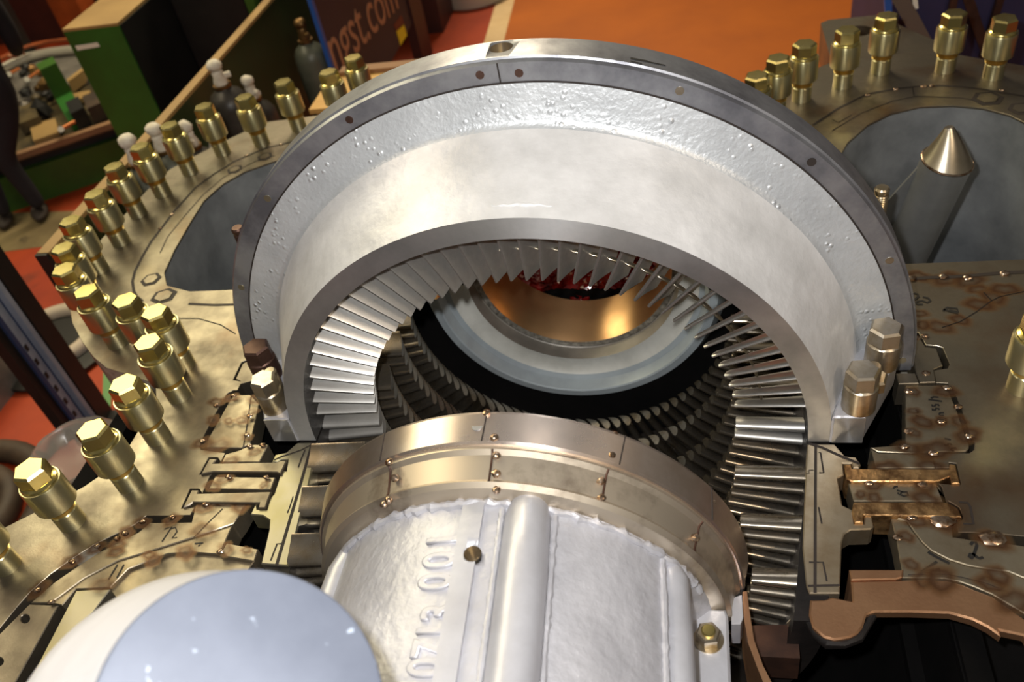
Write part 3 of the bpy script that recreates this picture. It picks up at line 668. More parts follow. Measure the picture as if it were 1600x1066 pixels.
# ================================================================== INNER CASING (foreground)
ic = thing('bearing_casing', 'silver painted half-round casing in the foreground with cast number and machined rim', 'casing')
MB().arc([(.60, -.545), (.752, -.535), (.7545, -.545), (.737, -.636), (.730, -.642), (.60, -.642)], 0, PI, 120).out('outer_band', BAND, ic, ang=20)
MB().arc([(.60, -.642), (.722, -.642), (.722, -.654), (.708, -.666), (.690, -.742), (.694, -.752), (.680, -.765), (.640, -.776), (.60, -.776)], 0, PI, 120).out('recessed_band', BANDR, ic, ang=20)
def clampx(x, y):
    lim = .555+.08*max(0, 1-(-.772-y)/.07)
    return max(-lim, min(lim, x))
b = MB(); ny, nt = 60, 120; V = []
for i in range(ny+1):
    y = -.772-1.3*i/ny; row = []
    for j in range(nt+1):
        t = -.02+(PI+.04)*j/nt
        r = .628+.012*math.exp(-((y+.772)/.02)**2)-.03*max(0, (-.9-y))*.6+random.uniform(-.0012, .0012)
        row.append(b.bm.verts.new((clampx(r*math.cos(t), y), y, r*math.sin(t))))
    V.append(row)
for i in range(ny):
    for j in range(nt): b.bm.faces.new((V[i][j], V[i+1][j], V[i+1][j+1], V[i][j+1]))
cas = b.out('casing_body', SILVER, ic, ang=60)
def rbody(y): return .628-.018*max(0, -.9-y)
def on(t, y, dr=0.0):
    r = rbody(y)+dr; return (clampx(r*math.cos(t), y), y, r*math.sin(t))
# ribs
def rib(name, pts, r, m):
    P = [on(rad(t), y, dr) for t, y, dr in pts]; return MB().path(P, r, 20).out(name, m, ic)
rib('round_rib', [(78.6, -.775, -.02), (78.5, -.83, .0), (77.6, -1.0, .008), (76.4, -1.3, .01), (75, -2.0, .01)], [.060, .066, .068, .069, .07], SILVERS)
rib('round_rib', [(33.5, -.785, -.03), (32.5, -.83, -.01), (31.0, -1.0, -.008), (29, -1.3, -.005), (27, -2.0, 0)], [.042, .046, .048, .05, .05], SILVERS)
rib('round_rib', [(146, -.785, -.03), (147, -.85, -.015), (149, -1.1, -.01), (151, -2.0, 0)], [.05, .052, .054, .056], SILVERS)
def beadline(name, t0, t1, y0, y1, r, n, m=SILVER):
    b = MB(); P = [on(rad(t0+(t1-t0)*k/n), y0+(y1-y0)*k/n, .002) for k in range(n+1)]
    b.path(P, [r*random.uniform(.75, 1.2) for _ in P], 8); b.out(name, m, ic)
beadline('weld_seam', 71.7, 69.5, -.80, -1.35, .012, 40); beadline('weld_seam', 85.4, 83.4, -.80, -1.35, .010, 40)
beadline('weld_seam', 39, 34.5, -.80, -1.35, .011, 44); beadline('weld_seam', 27.5, 23, -.80, -1.35, .010, 40)
b = MB(); P = [on(t, -.785+random.uniform(-.006, .004), .006) for t in np.linspace(rad(20), rad(160), 90)]
b.path(P, [.014*random.uniform(.6, 1.3) for _ in P], 8); b.out('weld_seam', SILVER, ic)
# flat boss strip with a drilled hole
b = MB(); L0 = []; L1 = []
N = 30
def strip_pts(y): 
    q = (y+.78)/-.53
    return rad(95.9-1.8*q), rad(90.2-1.5*q)
top = []; bot = []
for k in range(N+1):
    y = -.785-1.2*k/N; a, c = strip_pts(y); row = []
    for j in range(9):
        t = a+(c-a)*j/8; row.append((b.bm.verts.new(on(t, y, .016)), b.bm.verts.new(on(t, y, -.01))))
    top.append(row)
for A, B in zip(top[:-1], top[1:]):
    for j in range(8):
        for s in (0, 1): b.bm.faces.new((A[j][s], B[j][s], B[j+1][s], A[j+1][s]))
    for j in (0, 8): b.bm.faces.new((A[j][0], B[j][0], B[j][1], A[j][1]))
for R in (top[0], top[-1]):
    for j in range(8): b.bm.faces.new((R[j][0], R[j+1][0], R[j+1][1], R[j][1]))
bst = b.out('boss_strip', SILVERS, ic, ang=50)
t, y = atcyl(738, 865, .644); d = Vector((math.cos(t), 0, math.sin(t))); o_ = Vector((0, y, 0))
for tgt in (bst, cas):
    cut = MB().tube(d*.56+o_, d*.7+o_, .025, n=28).out('cutter', STEEL); boolean(tgt, cut)
MB().tube(d*.600+o_, d*.6435+o_, .010, .0248, 28, caps=False).out('drilled_hole', STEELB, ic)
MB().tube(d*.597+o_, d*.601+o_, .011, n=20).out('hole_bottom', STEELB, ic)
# cast number, reading away from the viewer
def text_mesh(s, size, ext, bev=0.0, shear=0.0):
    cu = bpy.data.curves.new('t', 'FONT'); cu.body = s; cu.size = size; cu.extrude = ext; cu.bevel_depth = bev; cu.bevel_resolution = 2; cu.resolution_u = 4; cu.shear = shear
    o = bpy.data.objects.new('t', cu); C.objects.link(o)
    dg = bpy.context.evaluated_depsgraph_get(); dg.update(); me = bpy.data.meshes.new_from_object(o.evaluated_get(dg))
    bpy.data.objects.remove(o); bpy.data.curves.remove(cu); return me
for s, a, bpt in (('0713', (655, 1052), (683, 945)), ('001', (672, 918), (690, 828))):
    t0, y0 = atcyl(*a, .63); t1, y1 = atcyl(*bpt, .63)
    for ch_i, ch in enumerate(s):
        me = text_mesh(ch, .135, .012, .005)
        w = (y1-y0)/(len(s)-.2 if len(s) > 1 else 1); yb = y0+w*ch_i-.01; tb = t0+(t1-t0)*ch_i/len(s)
        for v in me.vertices:
            x_, y_, z_ = v.co; yy = yb+x_*.74; tt = tb+(y_-.045)/.63
            v.co = on(tt-.02, yy, z_*.75-.001)
        me.materials.clear(); mesh_obj('cast_digit', me, SILVER, ic)
# split flange with nut, right side
prism('split_flange', [(.545, -.80), (.60, -.775), (.672, -.775), (.679, -.80), (.679, -2.1), (.5, -2.1)], .0, .10, SILVERS, ic, bev=.008)
prism('split_flange', [(-.545, -.80), (-.60, -.775), (-.672, -.775), (-.679, -.80), (-.679, -2.1), (-.5, -2.1)], .0, .10, SILVERS, ic, bev=.008)
MB().arc([(.58, -.60), (.742, -.61), (.70, -.75), (.58, -.75)], -.10, -.001, 10).out('band_end', DARKMET, ic)
# weld tacks at the band joints
for a, c, r in ((760, 645, .757), (772, 684, .742), (775, 712, .716), (775, 740, .702), (776, 766, .692), (959, 679, .746), (955, 711, .738), (939, 752, .708), (940, 778, .694), (608, 722, .74), (617, 747, .712), (607, 781, .695), (600, 788, .692), (505, 800, .72), (1112, 785, .74), (1086, 840, .705)):
    t, y = atcyl(a, c, r); MB().blob((r*math.cos(t), y, r*math.sin(t)), .012, (1.1, 1.1, .8), 2, .15).out('weld_tack', BEAD, ic)
for a0, a1 in (((762, 642), (752, 690)), ((977, 676), (968, 726)), ((1111, 762), (1113, 812)), ((598, 690), (593, 722))):
    t, _ = atcyl(*a0, .7535); t2, _ = atcyl(*a1, .738)
    P = [((.756-.0175*k/4)*math.cos(t+(t2-t)*k/4), -.537-.1*k/4, (.756-.0175*k/4)*math.sin(t+(t2-t)*k/4)) for k in range(5)]
    MB().path(P, .0022, 6).out('segment_joint', GROOVE, ic)
for a0 in ((770, 700), (950, 735), (1097, 820), (606, 735)):
    t, _ = atcyl(*a0, .72)
    P = [(r*math.cos(t), yy, r*math.sin(t)) for r, yy in ((.723, -.655), (.7095, -.668), (.692, -.742), (.694, -.75))]
    MB().path(P, .0035, 6).out('segment_joint', BROWN, ic)
t, y = atcyl(746, 667, .744); dd = Vector((math.cos(t), 0, math.sin(t))); MB().tube(dd*.742+Vector((0, y, 0)), dd*.7465+Vector((0, y, 0)), .0165, n=20).out('flush_pin', FLANGE, ic)
# thin sheet strip and packing piece beside the split flange
sh = thing('seal_strip', 'thin bent bronze-toned sheet strip standing beside the silver split flange', 'strip')
prism('sheet_edge', px2([(1160, 925), (1167, 924), (1171, 955), (1178, 1000), (1192, 1040), (1210, 1075), (1198, 1080), (1182, 1040), (1169, 1005), (1162, 965)]), -.25, 0, COPPER, sh)
pk = prism('packing_piece', px2([(1143, 935), (1159, 930), (1161, 965), (1157, 976), (1143, 976)], .02), -.1, .02, SILVERS); tag(pk, 'small pale packing piece wedged beside the silver split flange', 'packing')

# ================================================================== BOLTS
def hexhead(b, z0, z1, af, cham=.012, tw=0.0):
    R = af/math.sqrt(3)
    rings = []
    prof = [(R*1.0, z0), (R*1.0, z1-cham), (R*.86, z1)]
    for r, z in prof: rings.append([b.bm.verts.new((r*math.cos(PI/3*i+tw), r*math.sin(PI/3*i+tw), z)) for i in range(6)])
    for A, B in zip(rings[:-1], rings[1:]):
        for i in range(6): b.bm.faces.new((A[i], A[(i+1) % 6], B[(i+1) % 6], B[i]))
    b.bm.faces.new(rings[0][::-1]); b.bm.faces.new(rings[-1])
def make_bolt():
    r = empty('flange_bolt')
    b = MB(); b.lathe([(.055, -.02), (.055, .084), (.051, .088), (.051, .094)], n=28); b.out('shank', ZINCS, r)
    b = MB(); pr = []
    for k in range(8): pr += [(.052, .092+k*.006), (.0575, .095+k*.006)]
    pr += [(.052, .142)]; b.lathe(pr, n=28); b.out('thread', ZINCG, r)
    b = MB(); b.lathe([(.060, .130), (.081, .132), (.083, .136), (.083, .258), (.080, .266), (.06, .267)], n=36); b.out('sleeve', ZINCS, r)
    b = MB(); b.lathe([(.05, .266), (.072, .267), (.074, .272), (.072, .277), (.062, .283)], n=36); hexhead(b, .270, .349, .118, .01); b.bevel(.003, 40, 2, .28); b.out('hex_head', ZINC, r, ang=25)
    return r
bases_left = [(573, 163), (536, 186), (468, 201), (410, 225), (349, 239), (298, 269), (255, 303), (217, 335), (190, 379), (156, 422), (147, 466), (150, 500), (185, 536), (244, 552), (289, 571), (281, 619), (248, 684), (204, 756), (114, 816), (12, 884)]
bl = make_bolt(); proto_b = bl
lab_left = ['mostly hidden behind the ring, just in front of the plywood crate', 'standing in front of the plywood crate, left of the ring', 'in the left row, first clear one left of the plywood crate', 'in the left row, in front of the second tallest dark cylinder', 'in the left row, in front of the tallest dark gas cylinder', 'in the left row, overlapping the small white wrapped valve', 'in the left row, below the second white valve from left', 'in the left row, below the leftmost white wrapped valve', 'in the left row, against the dark green panel rim', 'in the left row at the corner of the dark green panel', 'half hidden, behind the corner bolt near the dark green panel end', 'on the rounded flange end, foot hidden by another bolt', 'on the rounded flange end, left of the cluster, long shank showing', 'in the middle of the cluster, shank hidden behind others', 'right of the cluster, nearest the slotted plugs', 'lower right of the cluster, thread showing', 'just below the rounded flange end, over the green floor line', 'beside the clear plastic tub', 'lowest whole one at the bottom left, over the orange red floor', 'cut off by the left edge of the photo']
for i, p in enumerate(bases_left):
    o = bl if i == 0 else copy_tree(proto_b)
    q = at(*p); o.location = (q.x, q.y, 0); o.rotation_euler = (0, 0, random.uniform(-.5, .5))
    tag(o, 'yellow zinc sleeve bolt '+lab_left[i], 'bolt', 'yellow zinc bolts round the casing flange')
bases_right = [(1180, 206), (1212, 178), (1252, 155), (1316, 134), (1375, 112), (1476, 110), (1551, 120), (1597, 606)]
lab_right = ['only its hexagon head peeking over the ring, right side', 'second along the right flange, foot hidden by the ring', 'third along the right flange, first with its foot in view', 'in front of the lifting lug corner, right flange', 'in front of the lug hole and grey brace, right flange', 'in front of the navy tarpaulin, left of two', 'at the top right corner of the photo before the navy tarpaulin', 'cut by the right edge of the photo beside the marked plate']
for i, p in enumerate(bases_right):
    o = copy_tree(proto_b); q = at(*p); o.location = (q.x, q.y, 0); o.rotation_euler = (0, 0, random.uniform(-.5, .5))
    tag(o, 'yellow zinc sleeve bolt '+lab_right[i], 'bolt', 'yellow zinc bolts round the casing flange')
# bolts on the ring lugs
def cap_bolt(x, y, z, h, r, m, label, hz=.07, af=None):
    t = thing('lug_bolt', label, 'bolt', (x, y, z), random.uniform(-.3, .3), 'bolts on the ring lugs')
    b = MB(); b.lathe([(r, 0), (r, h-.006), (r-.006, h)], n=32); b.out('sleeve', m, t)
    b = MB(); hexhead(b, h-.002, h+hz, af or r*1.72, .009); b.bevel(.003, 40, 2, h+.01); b.out('hex_head', m, t, ang=25)
def stud(x, y, z, h, label, nut=True, r=.024, grp='studs on the ring lugs', m=STEELB):
    t = thing('threaded_stud', label, 'stud', (x, y, z), 0, grp)
    b = MB(); pr = [(r, 0), (r, h*.35)]; k = 0; zz = h*.35
    while zz < h-.03: pr += [(r, zz), (r*.86, zz+.005)]; zz += .010
    pr += [(r, h-.02), (r, h-.008), (r-.006, h)]
    b.lathe(pr, n=20); b.out('shank', m, t)
    if nut:
        b = MB(); hexhead(b, 0.0, .05, .1, .008, .2); b.out('nut', m, t, ang=25)
cap_bolt(1.172, .052, .142, .118, .060, STEELB, 'steel cap bolt on the right lug, front one nearest the blades'.replace('nearest the blades', 'of two'))
cap_bolt(1.284, .275, .142, .118, .062, STEELB, 'steel cap bolt on the right lug, rear one against the dark flange')
stud(1.232, .158, .142, .10, 'short threaded stud with nut between the two cap bolts on the right lug', True, .03)
cap_bolt(-1.158, .065, .142, .105, .056, STEELB, 'steel cap bolt on the left lug with dull olive top, front one')
cap_bolt(-1.262, .255, .142, .11, .062, RUSTB, 'brown oxidised cap bolt on the left lug, rear one against the flange')
stud(-1.17, .15, .142, .135, 'thin steel stud between the two bolts on the left lug', False, .026)
stud(1.357, .95, 0, .49, 'threaded stud standing just right of the ring in front of the grey duct', False, .030, 'studs behind the ring', STEELB)
stud(-1.49, .83, 0, .55, 'threaded stud peeking out left of the ring beside the left duct', False, .030, 'studs behind the ring', RUSTB)
# nut on the silver split flange
p = at(1107, 995, .12)
t = thing('flange_nut', 'steel hexagon nut with yellow bolt end on the silver split flange', 'nut', (p.x, p.y, .10), .2)
b = MB(); b.lathe([(.046, 0), (.046, .006), (.03, .007)], n=28); b.out('washer', STEELB, t)
b = MB(); hexhead(b, .006, .05, .066, .006); b.bevel(.002, 40, 2, .02); b.out('nut_body', STEELB, t, ang=25)
b = MB(); b.lathe([(.0215, .01), (.0215, .058), (.018, .062)], n=24); b.out('bolt_end', ZINC, t)

# ================================================================== CONE-TIPPED PIPE IN THE RIGHT DUCT
pp = thing('cone_tipped_pipe', 'grey steel pipe with a shiny cone tip leaning out of the right duct', 'pipe')
T = at(1483, 206, .24); Bq = at(1481, 249, .14); L2 = at(1400, 425, -.62)
ax = (L2-Bq).normalized()
T = Bq-ax*.0; 
rt_ = ray(1483, 205); k_ = (Bq-CAM).dot(FW)-.075; tipd = (CAM+rt_*k_-Bq).normalized()
b = MB(); _x = ax.cross(Vector((0, 0, 1))).normalized(); _y = ax.cross(_x); _x2 = (_x-tipd*_x.dot(tipd)).normalized(); _y2 = (_y-tipd*_y.dot(tipd)).normalized(); rg = []
for q_ in range(7):
    k_ = q_/6; c_ = Bq+tipd*.158*k_; r_ = .117+(.024-.117)*k_
    rg.append([b.bm.verts.new(c_+((_x*(1-k_)+_x2*k_)*math.cos(t)+(_y*(1-k_)+_y2*k_)*math.sin(t))*r_) for t in np.linspace(0, 2*PI, 48, endpoint=False)])
for A_, B_ in zip(rg[:-1], rg[1:]):
    for i in range(48): b.bm.faces.new((A_[i], A_[(i+1) % 48], B_[(i+1) % 48], B_[i]))
b.bm.faces.new(rg[0][::-1]); b.bm.faces.new(rg[-1]); b.out('cone_tip', CONE, pp)
MB().tube(Bq+tipd*.155, Bq+tipd*.165, .026, .02, 24).out('tip_cap', STEELB, pp)
MB().tube(Bq+ax*.012, Bq+ax*1.15, .119, n=40).out('pipe_body', TIN, pp)
b = MB(); P = []
sx_ = ax.cross(Vector((0, 0, 1))).normalized(); sy_ = ax.cross(sx_)
b.path([Bq+ax*.006+(sx_*math.cos(t)+sy_*math.sin(t))*.119 for t in np.linspace(0, 2*PI, 40, endpoint=False)], .006, 8, True); b.out('weld_seam', BEAD, pp)
side = (at(1440, 262, .1)-at(1481, 262, .1)); side = (side-ax*side.dot(ax)).normalized()
g0 = Bq+ax*.05+side*.112; g1 = Bq+ax*.95+side*.112; g2 = Bq+ax*.72+side*.30; g3 = Bq+ax*.45+side*.24
nn = ax.cross(side).normalized()*.008
b = MB(); A = [b.bm.verts.new(v+nn) for v in (g0, g1, g2, g3)]; B2 = [b.bm.verts.new(v-nn) for v in (g0, g1, g2, g3)]
b.bm.faces.new(A); b.bm.faces.new(B2[::-1])
for i in range(4): b.bm.faces.new((A[i], B2[i], B2[(i+1) % 4], A[(i+1) % 4]))
b.out('gusset_plate', TIN, pp)
P = [g0+(g1-g0)*k/30+nn*1.2 for k in range(31)]
MB().path(P, [.007*random.uniform(.7, 1.4) for _ in P], 8).out('weld_seam', BEAD, pp)

# ================================================================== FOREGROUND PIPE END
c1 = CAM+ray(385, 1105)*1.5; c2 = CAM+ray(330, 1180)*1.82
axd = (c2-c1).normalized(); Rf, Rb = .250, .402
fp = thing('blurred_pipe', 'blurred pale grey conical pipe cap close to the viewer at the bottom left', 'pipe')
sx_ = axd.cross(Vector((0, 0, 1))).normalized(); sy_ = axd.cross(sx_)
def discs(name, prof, m, cap):
    b = MB(); rings = []
    for r, o in prof: rings.append([b.bm.verts.new(c1+axd*o+(sx_*math.cos(t)+sy_*math.sin(t))*r) for t in np.linspace(0, 2*PI, 72, endpoint=False)])
    for A, B in zip(rings[:-1], rings[1:]):
        for i in range(72): b.bm.faces.new((A[i], A[(i+1) % 72], B[(i+1) % 72], B[i]))
    if cap: b.bm.faces.new(rings[0])
    return b.out(name, m, fp)
D = (c2-c1).length
discs('end_face', [(Rf-.012, 0), (Rf-.004, .002), (Rf, .008)], FOREG, True)
discs('cap_cone', [(Rf, .008), (Rb-.02, D-.03), (Rb, D), (Rb, D+.06)], FOREW, False)
discs('pipe_side', [(Rb, D+.06), (Rb, D+.14)], FOREW, False)
# ================================================================== FLOOR AND BACKGROUND
ZF = -2.2
def struct(o): o['kind'] = 'structure'; return o
struct(MB().poly([(-30, -6), (16, -6), (16, 34), (-30, 34)], ZF-.1, ZF).out('floor', FLOORO))
A = at(770, 60, ZF); B = at(787, 0, ZF); dr = (B-A).normalized(); s = Vector((dr.y, -dr.x, 0)); W = (at(784, 60, ZF)-at(752, 60, ZF)).length
P0 = A-dr*7; P1 = A+dr*20
struct(prism('trim_1', [tuple((P0-s*W*.35).xy), tuple((P0+s*W*.55).xy), tuple((P1+s*W*.55).xy), tuple((P1-s*W*.35).xy)], ZF, ZF+.006, FLOORW))
R0 = at(1386, 5, ZF)
struct(prism('trim_2', [tuple((P0+s*W*.55).xy), tuple((P0+s*5.2).xy), tuple((P1+s*5.2).xy), tuple((P1+s*W*.55).xy)], ZF, ZF+.004, FLOORB))
struct(prism('trim_3', [tuple((P0+s*5.2).xy), tuple((P0+s*5.5).xy), tuple((P1+s*5.5).xy), tuple((P1+s*5.2).xy)], ZF, ZF+.006, FLOORW))
g0 = px2([(163, 520), (176, 520), (171, 740), (158, 740)], ZF)
struct(prism('trim_4', g0, ZF, ZF+.005, FLOORG))
struct(prism('trim_5', px2([(-200, 340), (120, 330), (110, 372), (66, 386), (20, 392), (-200, 420)], ZF), ZF, ZF+.005, FLOORC))
# far hall walls, seen only dimly
struct(MB().box((-30, 30, ZF), (16, 30.4, 7)).out('wall_back', MATS['maroon_frame_paint']))
struct(MB().box((-22, -6, ZF), (-21.6, 30, 7)).out('wall_left', DARK))

# dark green panel running behind the gas cylinders
px_ = -3.62
pn = thing('partition_panel', 'long dark green low partition panel with a beige top rim behind the gas cylinders', 'partition')
ya = atx(65, 385, px_).y; zt = atx(65, 385, px_).z; zb2 = atx(430, 0, px_).z; yb2 = atx(430, 0, px_).y
zt = (zt+zb2)/2
MB().box((px_-.05, ya, ZF), (px_, 12, zt-.02)).out('panel_board', GREEND, pn)
MB().box((px_-.07, ya-.01, zt-.03), (px_+.02, 12, zt)).out('top_rim', BEIGE, pn)
MB().box((px_-.07, ya-.03, ZF), (px_+.02, ya, zt)).out('end_post', MATS['black_paint'], pn)

# green cabinet
cb = thing('green_cabinet', 'tall bright green metal cabinet with a beige top and a small white label', 'cabinet')
zc = 0.0; a = at(98, 45, zc); c = at(182, 37, zc); x0, x1, yf = a.x, c.x, (a.y+c.y)/2
MB().box((x0, yf, ZF), (x1, yf+2.6, zc-.03)).bevel(.012).out('cabinet_body', GREEN, cb)
MB().box((x0, yf, zc-.028), (x1, yf+2.6, zc)).out('cabinet_top', BEIGE, cb)
L = [aty(a, b_, yf-.006) for a, b_ in ((117, 72), (152, 66.5), (156, 73), (121, 79))]
MB().box((x1, yf+.02, ZF), (x1+.012, yf+2.6, zc-.03)).out('shaded_side_panel', BLACK, cb)  # shaded side of the green cabinet, shade put in as black
b = MB(); b.bm.faces.new([b.bm.verts.new(v) for v in L]); b.bm.faces.new([b.bm.verts.new(v+Vector((0, .005, 0))) for v in L]); b.out('name_label', LABELW, cb)
# machine body right of the cabinet, its shade put in as black, and its green post
mb_ = thing('machine_housing', 'machine housing in painted black shade behind the partition panel, right of the green cabinet', 'machine')
MB().box((-4.75, 6.2, ZF), (-3.95, 9.0, .4)).out('housing_body', BLACK, mb_)
p = atx(398, 10, -3.8)
ps = MB().box((-3.86, p.y-.05, ZF), (-3.76, p.y+.06, .6)).out('green_post', GREENB); tag(ps, 'narrow bright green upright post above the partition panel', 'post')

# gas cylinders
def gas(px, py, z, m, label, cap=True, r=.17, sh=.42, vm=VALVE):
    q = at(px, py, z); t = thing('gas_cylinder', label, 'gas cylinder', (q.x, q.y, ZF), random.uniform(-1, 1), 'gas cylinders along the green panel')
    H = z-ZF; k = H-sh
    b = MB(); b.lathe([(r*.9, 0), (r, .03), (r, k), (r*.95, k+.06), (r*.75, k+.12), (r*.42, k+.16), (r*.36, k+.17), (r*.36, k+.20), (0, k+.20)], n=32); b.out('cylinder_body', m, t, ang=50)
    b = MB(); b.lathe([(r*.42, k+.175), (r*.44, k+.18), (r*.44, k+.205), (0, k+.206)], n=24); b.out('neck_ring', BRASS, t)
    b = MB(); h0 = k+.2; s = (H-h0)
    b.lathe([(.055, h0), (.062, h0+s*.15), (.045, h0+s*.4), (.05, h0+s*.5), (.04, h0+s*.58)], n=16)
    b.blob((.0, 0, h0+s*.78), .062, (1.05, 1, .9), 2, .12); b.tube((0, 0, h0+s*.3), (.10, 0, h0+s*.28), .03, .026, 12); b.out('valve', vm, t, ang=60)
    return t
g1 = gas(331, 94, -.02, CYL, 'tallest dark gas cylinder with white wrapped valve and bright chipped shoulder, centre of the row', r=.175)
q = at(331, 94, -.02)
for dx, dy, dz, s, m in ((.13, -.13, -.47, .05, VALVE), (.16, -.08, -.46, .04, YEL)):
    o = MB().blob((dx, dy, -ZF+dz-.02), s, (1, 1, .7), 2, .3).out('paint_chip', m, g1)
gas(383, 119, -.45, CYL, 'dark gas cylinder standing behind the tallest one, small white valve', r=.165)
gas(236, 193, -.02, CYLG, 'gas cylinder with white valve, second from the left in the row', r=.16)
gas(284, 190, -.22, CYL, 'gas cylinder with white valve half hidden behind a yellow bolt, third from the left', r=.16)
gas(194, 211, .10, CYLG, 'greenish grey gas cylinder with white valve, leftmost of the row', r=.155)
gas(466, 29, -.36, CYLG, 'grey gas cylinder with a brown valve beside the navy banner', r=.17, vm=BRASS)
# white blanket of tape lying at the foot of the cylinders
p = at(322, 226, -.75); o = MB().blob((p.x, p.y, p.z), .10, (1.3, .7, .6), 2, .2).out('white_rag', VALVE); tag(o, 'small white rag lying between the gas cylinders', 'rag')

# navy banner with lettering
xb = -3.0
bn = thing('banner_stand', 'tall navy banner with tan lettering ngst.com and a blue edge', 'banner')
y0 = atx(507, 55, xb).y; y1 = atx(640, 20, xb).y; zbt = atx(608, 103, xb).z
MB().box((xb-.03, y0, zbt), (xb, y1, 1.4)).out('banner_sheet', NAVY, bn)
MB().box((xb-.04, y0-.06, zbt), (xb+.004, y0, 1.4)).out('blue_edge', BLUEE, bn)
MB().box((xb-.10, y1, ZF), (xb+.03, y1+.5, 1.4)).out('side_frame', MAROON, bn)
MB().box((xb-.3, y1-.2, ZF), (xb+.3, y1+.2, ZF+.05)).out('foot', BLACK, bn); MB().box((xb-.3, y0+.1, ZF), (xb+.3, y0+.4, ZF+.05)).out('foot', BLACK, bn)
MB().box((xb-.03, y0+.1, ZF+.05), (xb, y0+.4, zbt)).out('leg', BLACK, bn)
me = text_mesh('ngst.com', .74, .002)
pa = atx(526, 114, xb); pb = atx(586, 54, xb)
sl = (pb.z-pa.z)/(pb.y-pa.y)
for v in me.vertices:
    a, c, z_ = v.co; v.co = (xb+.006+z_, pa.y-.05+a*.92, pa.z+sl*a*.8+c)
me.materials.clear(); mesh_obj('banner_lettering', me, TAN, bn)
def facex(name, L, x, m, root):
    b = MB(); V = [atx(a, c, x) for a, c in L]
    b.bm.faces.new([b.bm.verts.new(v) for v in V]); b.bm.faces.new([b.bm.verts.new(v-Vector((.004, 0, 0))) for v in V]); return b.out(name, m, root)
facex('warning_sticker', [(615, 40), (627, 23), (632, 38), (620, 49)], xb+.005, REDS, bn)
facex('warning_sticker', [(619.5, 48.5), (631, 37), (636, 55), (626, 71)], xb+.005, YEL, bn)
o = MB().box((-2.68, 7.6, ZF), (-2.55, 8.5, ZF+.2)).out('dark_pallet', MATS['brown_coil_rubber']); tag(o, 'dark brown pallet on the floor below the banner corner', 'pallet')
o = MB().box((-3.55, 9.7, ZF), (-2.95, 11.2, .3)).out('maroon_cabinet', MAROON); tag(o, 'maroon cabinet behind the banner, left of the red floor', 'cabinet')
# plywood crate behind the ring
cr = thing('plywood_crate', 'pale plywood topped crate behind the ring, in front of the banner', 'crate')
MB().box((-2.60, 4.12, -.54), (-1.3, 4.72, -.5)).out('plywood_top', WOOD, cr)
MB().box((-2.56, 4.16, ZF), (-1.34, 4.70, -.54)).out('crate_body', WOODE, cr)
MB().box((-2.50, 4.72, -.56), (-1.3, 4.84, -.46)).out('back_batten', WOODE, cr)
# bare container on the floor at the far top edge
p = at(742, -6, ZF); t = thing('metal_drum', 'grey metal drum on the red floor at the top edge of the photo', 'drum', (p.x, p.y, ZF))
b = MB(); b.lathe([(.55, 0), (.57, .02), (.57, .2), (.6, .22), (.6, .26), (.5, .28), (0, .28)], n=40); b.out('drum_body', IVORY, t); b = MB(); b.lathe([(.5, .28), (.48, .30), (0, .30)], n=40); b.out('drum_lid', BLACK, t)

# navy tarpaulin crate with braces, top right
tp = thing('tarpaulin_crate', 'tall crate wrapped in navy tarpaulin with grey brown braces behind the right flange', 'crate')
MB().box((2.12, 4.75, ZF), (6.2, 6.5, 1.6)).out('tarpaulin', NAVY2, tp)
def bary(L, w, y, m, nm='brace'):
    V = [aty(a, c, y) for a, c in L]; MB().bar(V[0], V[1], w, .05, (0, 1, 0)).out(nm, m, tp)
bary([(1392, -30), (1462, 100)], .11, 4.70, BARE); bary([(1500, -40), (1545, 95)], .07, 4.71, MATS['brown_oxidised_steel']); bary([(1492, -10), (1478, 60)], .05, 4.72, MATS['brown_oxidised_steel']); bary([(1568, -20), (1535, 90)], .05, 4.72, MATS['brown_oxidised_steel'])
bary([(1386, -20), (1388, 22)], .05, 4.71, BLUEE, 'blue_edge'); bary([(1428, -10), (1430, 12)], .035, 4.71, LABELW, 'white_strap')

# ---- rotary machine at the far left
ZT = -1.5
mc = thing('rotary_machine', 'large old rotary machine bed with green base and white rim, far left behind the person', 'machine')
r0 = Vector((-6.96, 5.503, ZT)); r1 = Vector((-6.004, 6.1245, ZT)); dd = (r1-r0).normalized(); nrm = Vector((-dd.y, dd.x, 0)); 
if nrm.y < 0: nrm = -nrm
r0 += nrm*.28; r1 += nrm*.28; q0 = r0-dd*1.6; q1 = r1+dd*.35
MB().poly([tuple(v.xy) for v in (q0+nrm*.05, q1+nrm*.05, q1+nrm*3.4, q0+nrm*3.4)], ZT-.12, ZT-.03).out('machine_table', OLIVE, mc)
MB().bar(q0-Vector((0, 0, .03)), q1-Vector((0, 0, .03)), .10, .07).out('front_rail', WOODE, mc)
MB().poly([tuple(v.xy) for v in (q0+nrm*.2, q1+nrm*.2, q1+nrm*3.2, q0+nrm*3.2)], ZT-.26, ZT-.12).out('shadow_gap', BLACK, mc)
MB().poly([tuple(v.xy) for v in (q0+nrm*.1, q1+nrm*.1, q1+nrm*3.3, q0+nrm*3.3)], ZF, ZT-.26).out('machine_base', GREENB, mc)
arcp = [(-60, 140), (0, 109), (22, 98), (45, 89), (75, 82), (110, 78), (150, 76)]
MB().path([tuple(at(a, c, ZT+.1)) for a, c in arcp], .06, 10).out('rim_pipe', IVORY, mc)
MB().path([tuple(at(a, c-17, ZT+.25)) for a, c in arcp], .025, 8).out('upper_rail', RUSTO, mc)
MB().poly([tuple(at(a, c, ZT).xy) for a, c in [(-60, 146), (0, 114), (45, 94), (110, 84), (150, 82), (165, 120), (60, 150), (-40, 190)]], ZT-.05, ZT+.03).out('disc_plate', TAUPE, mc)
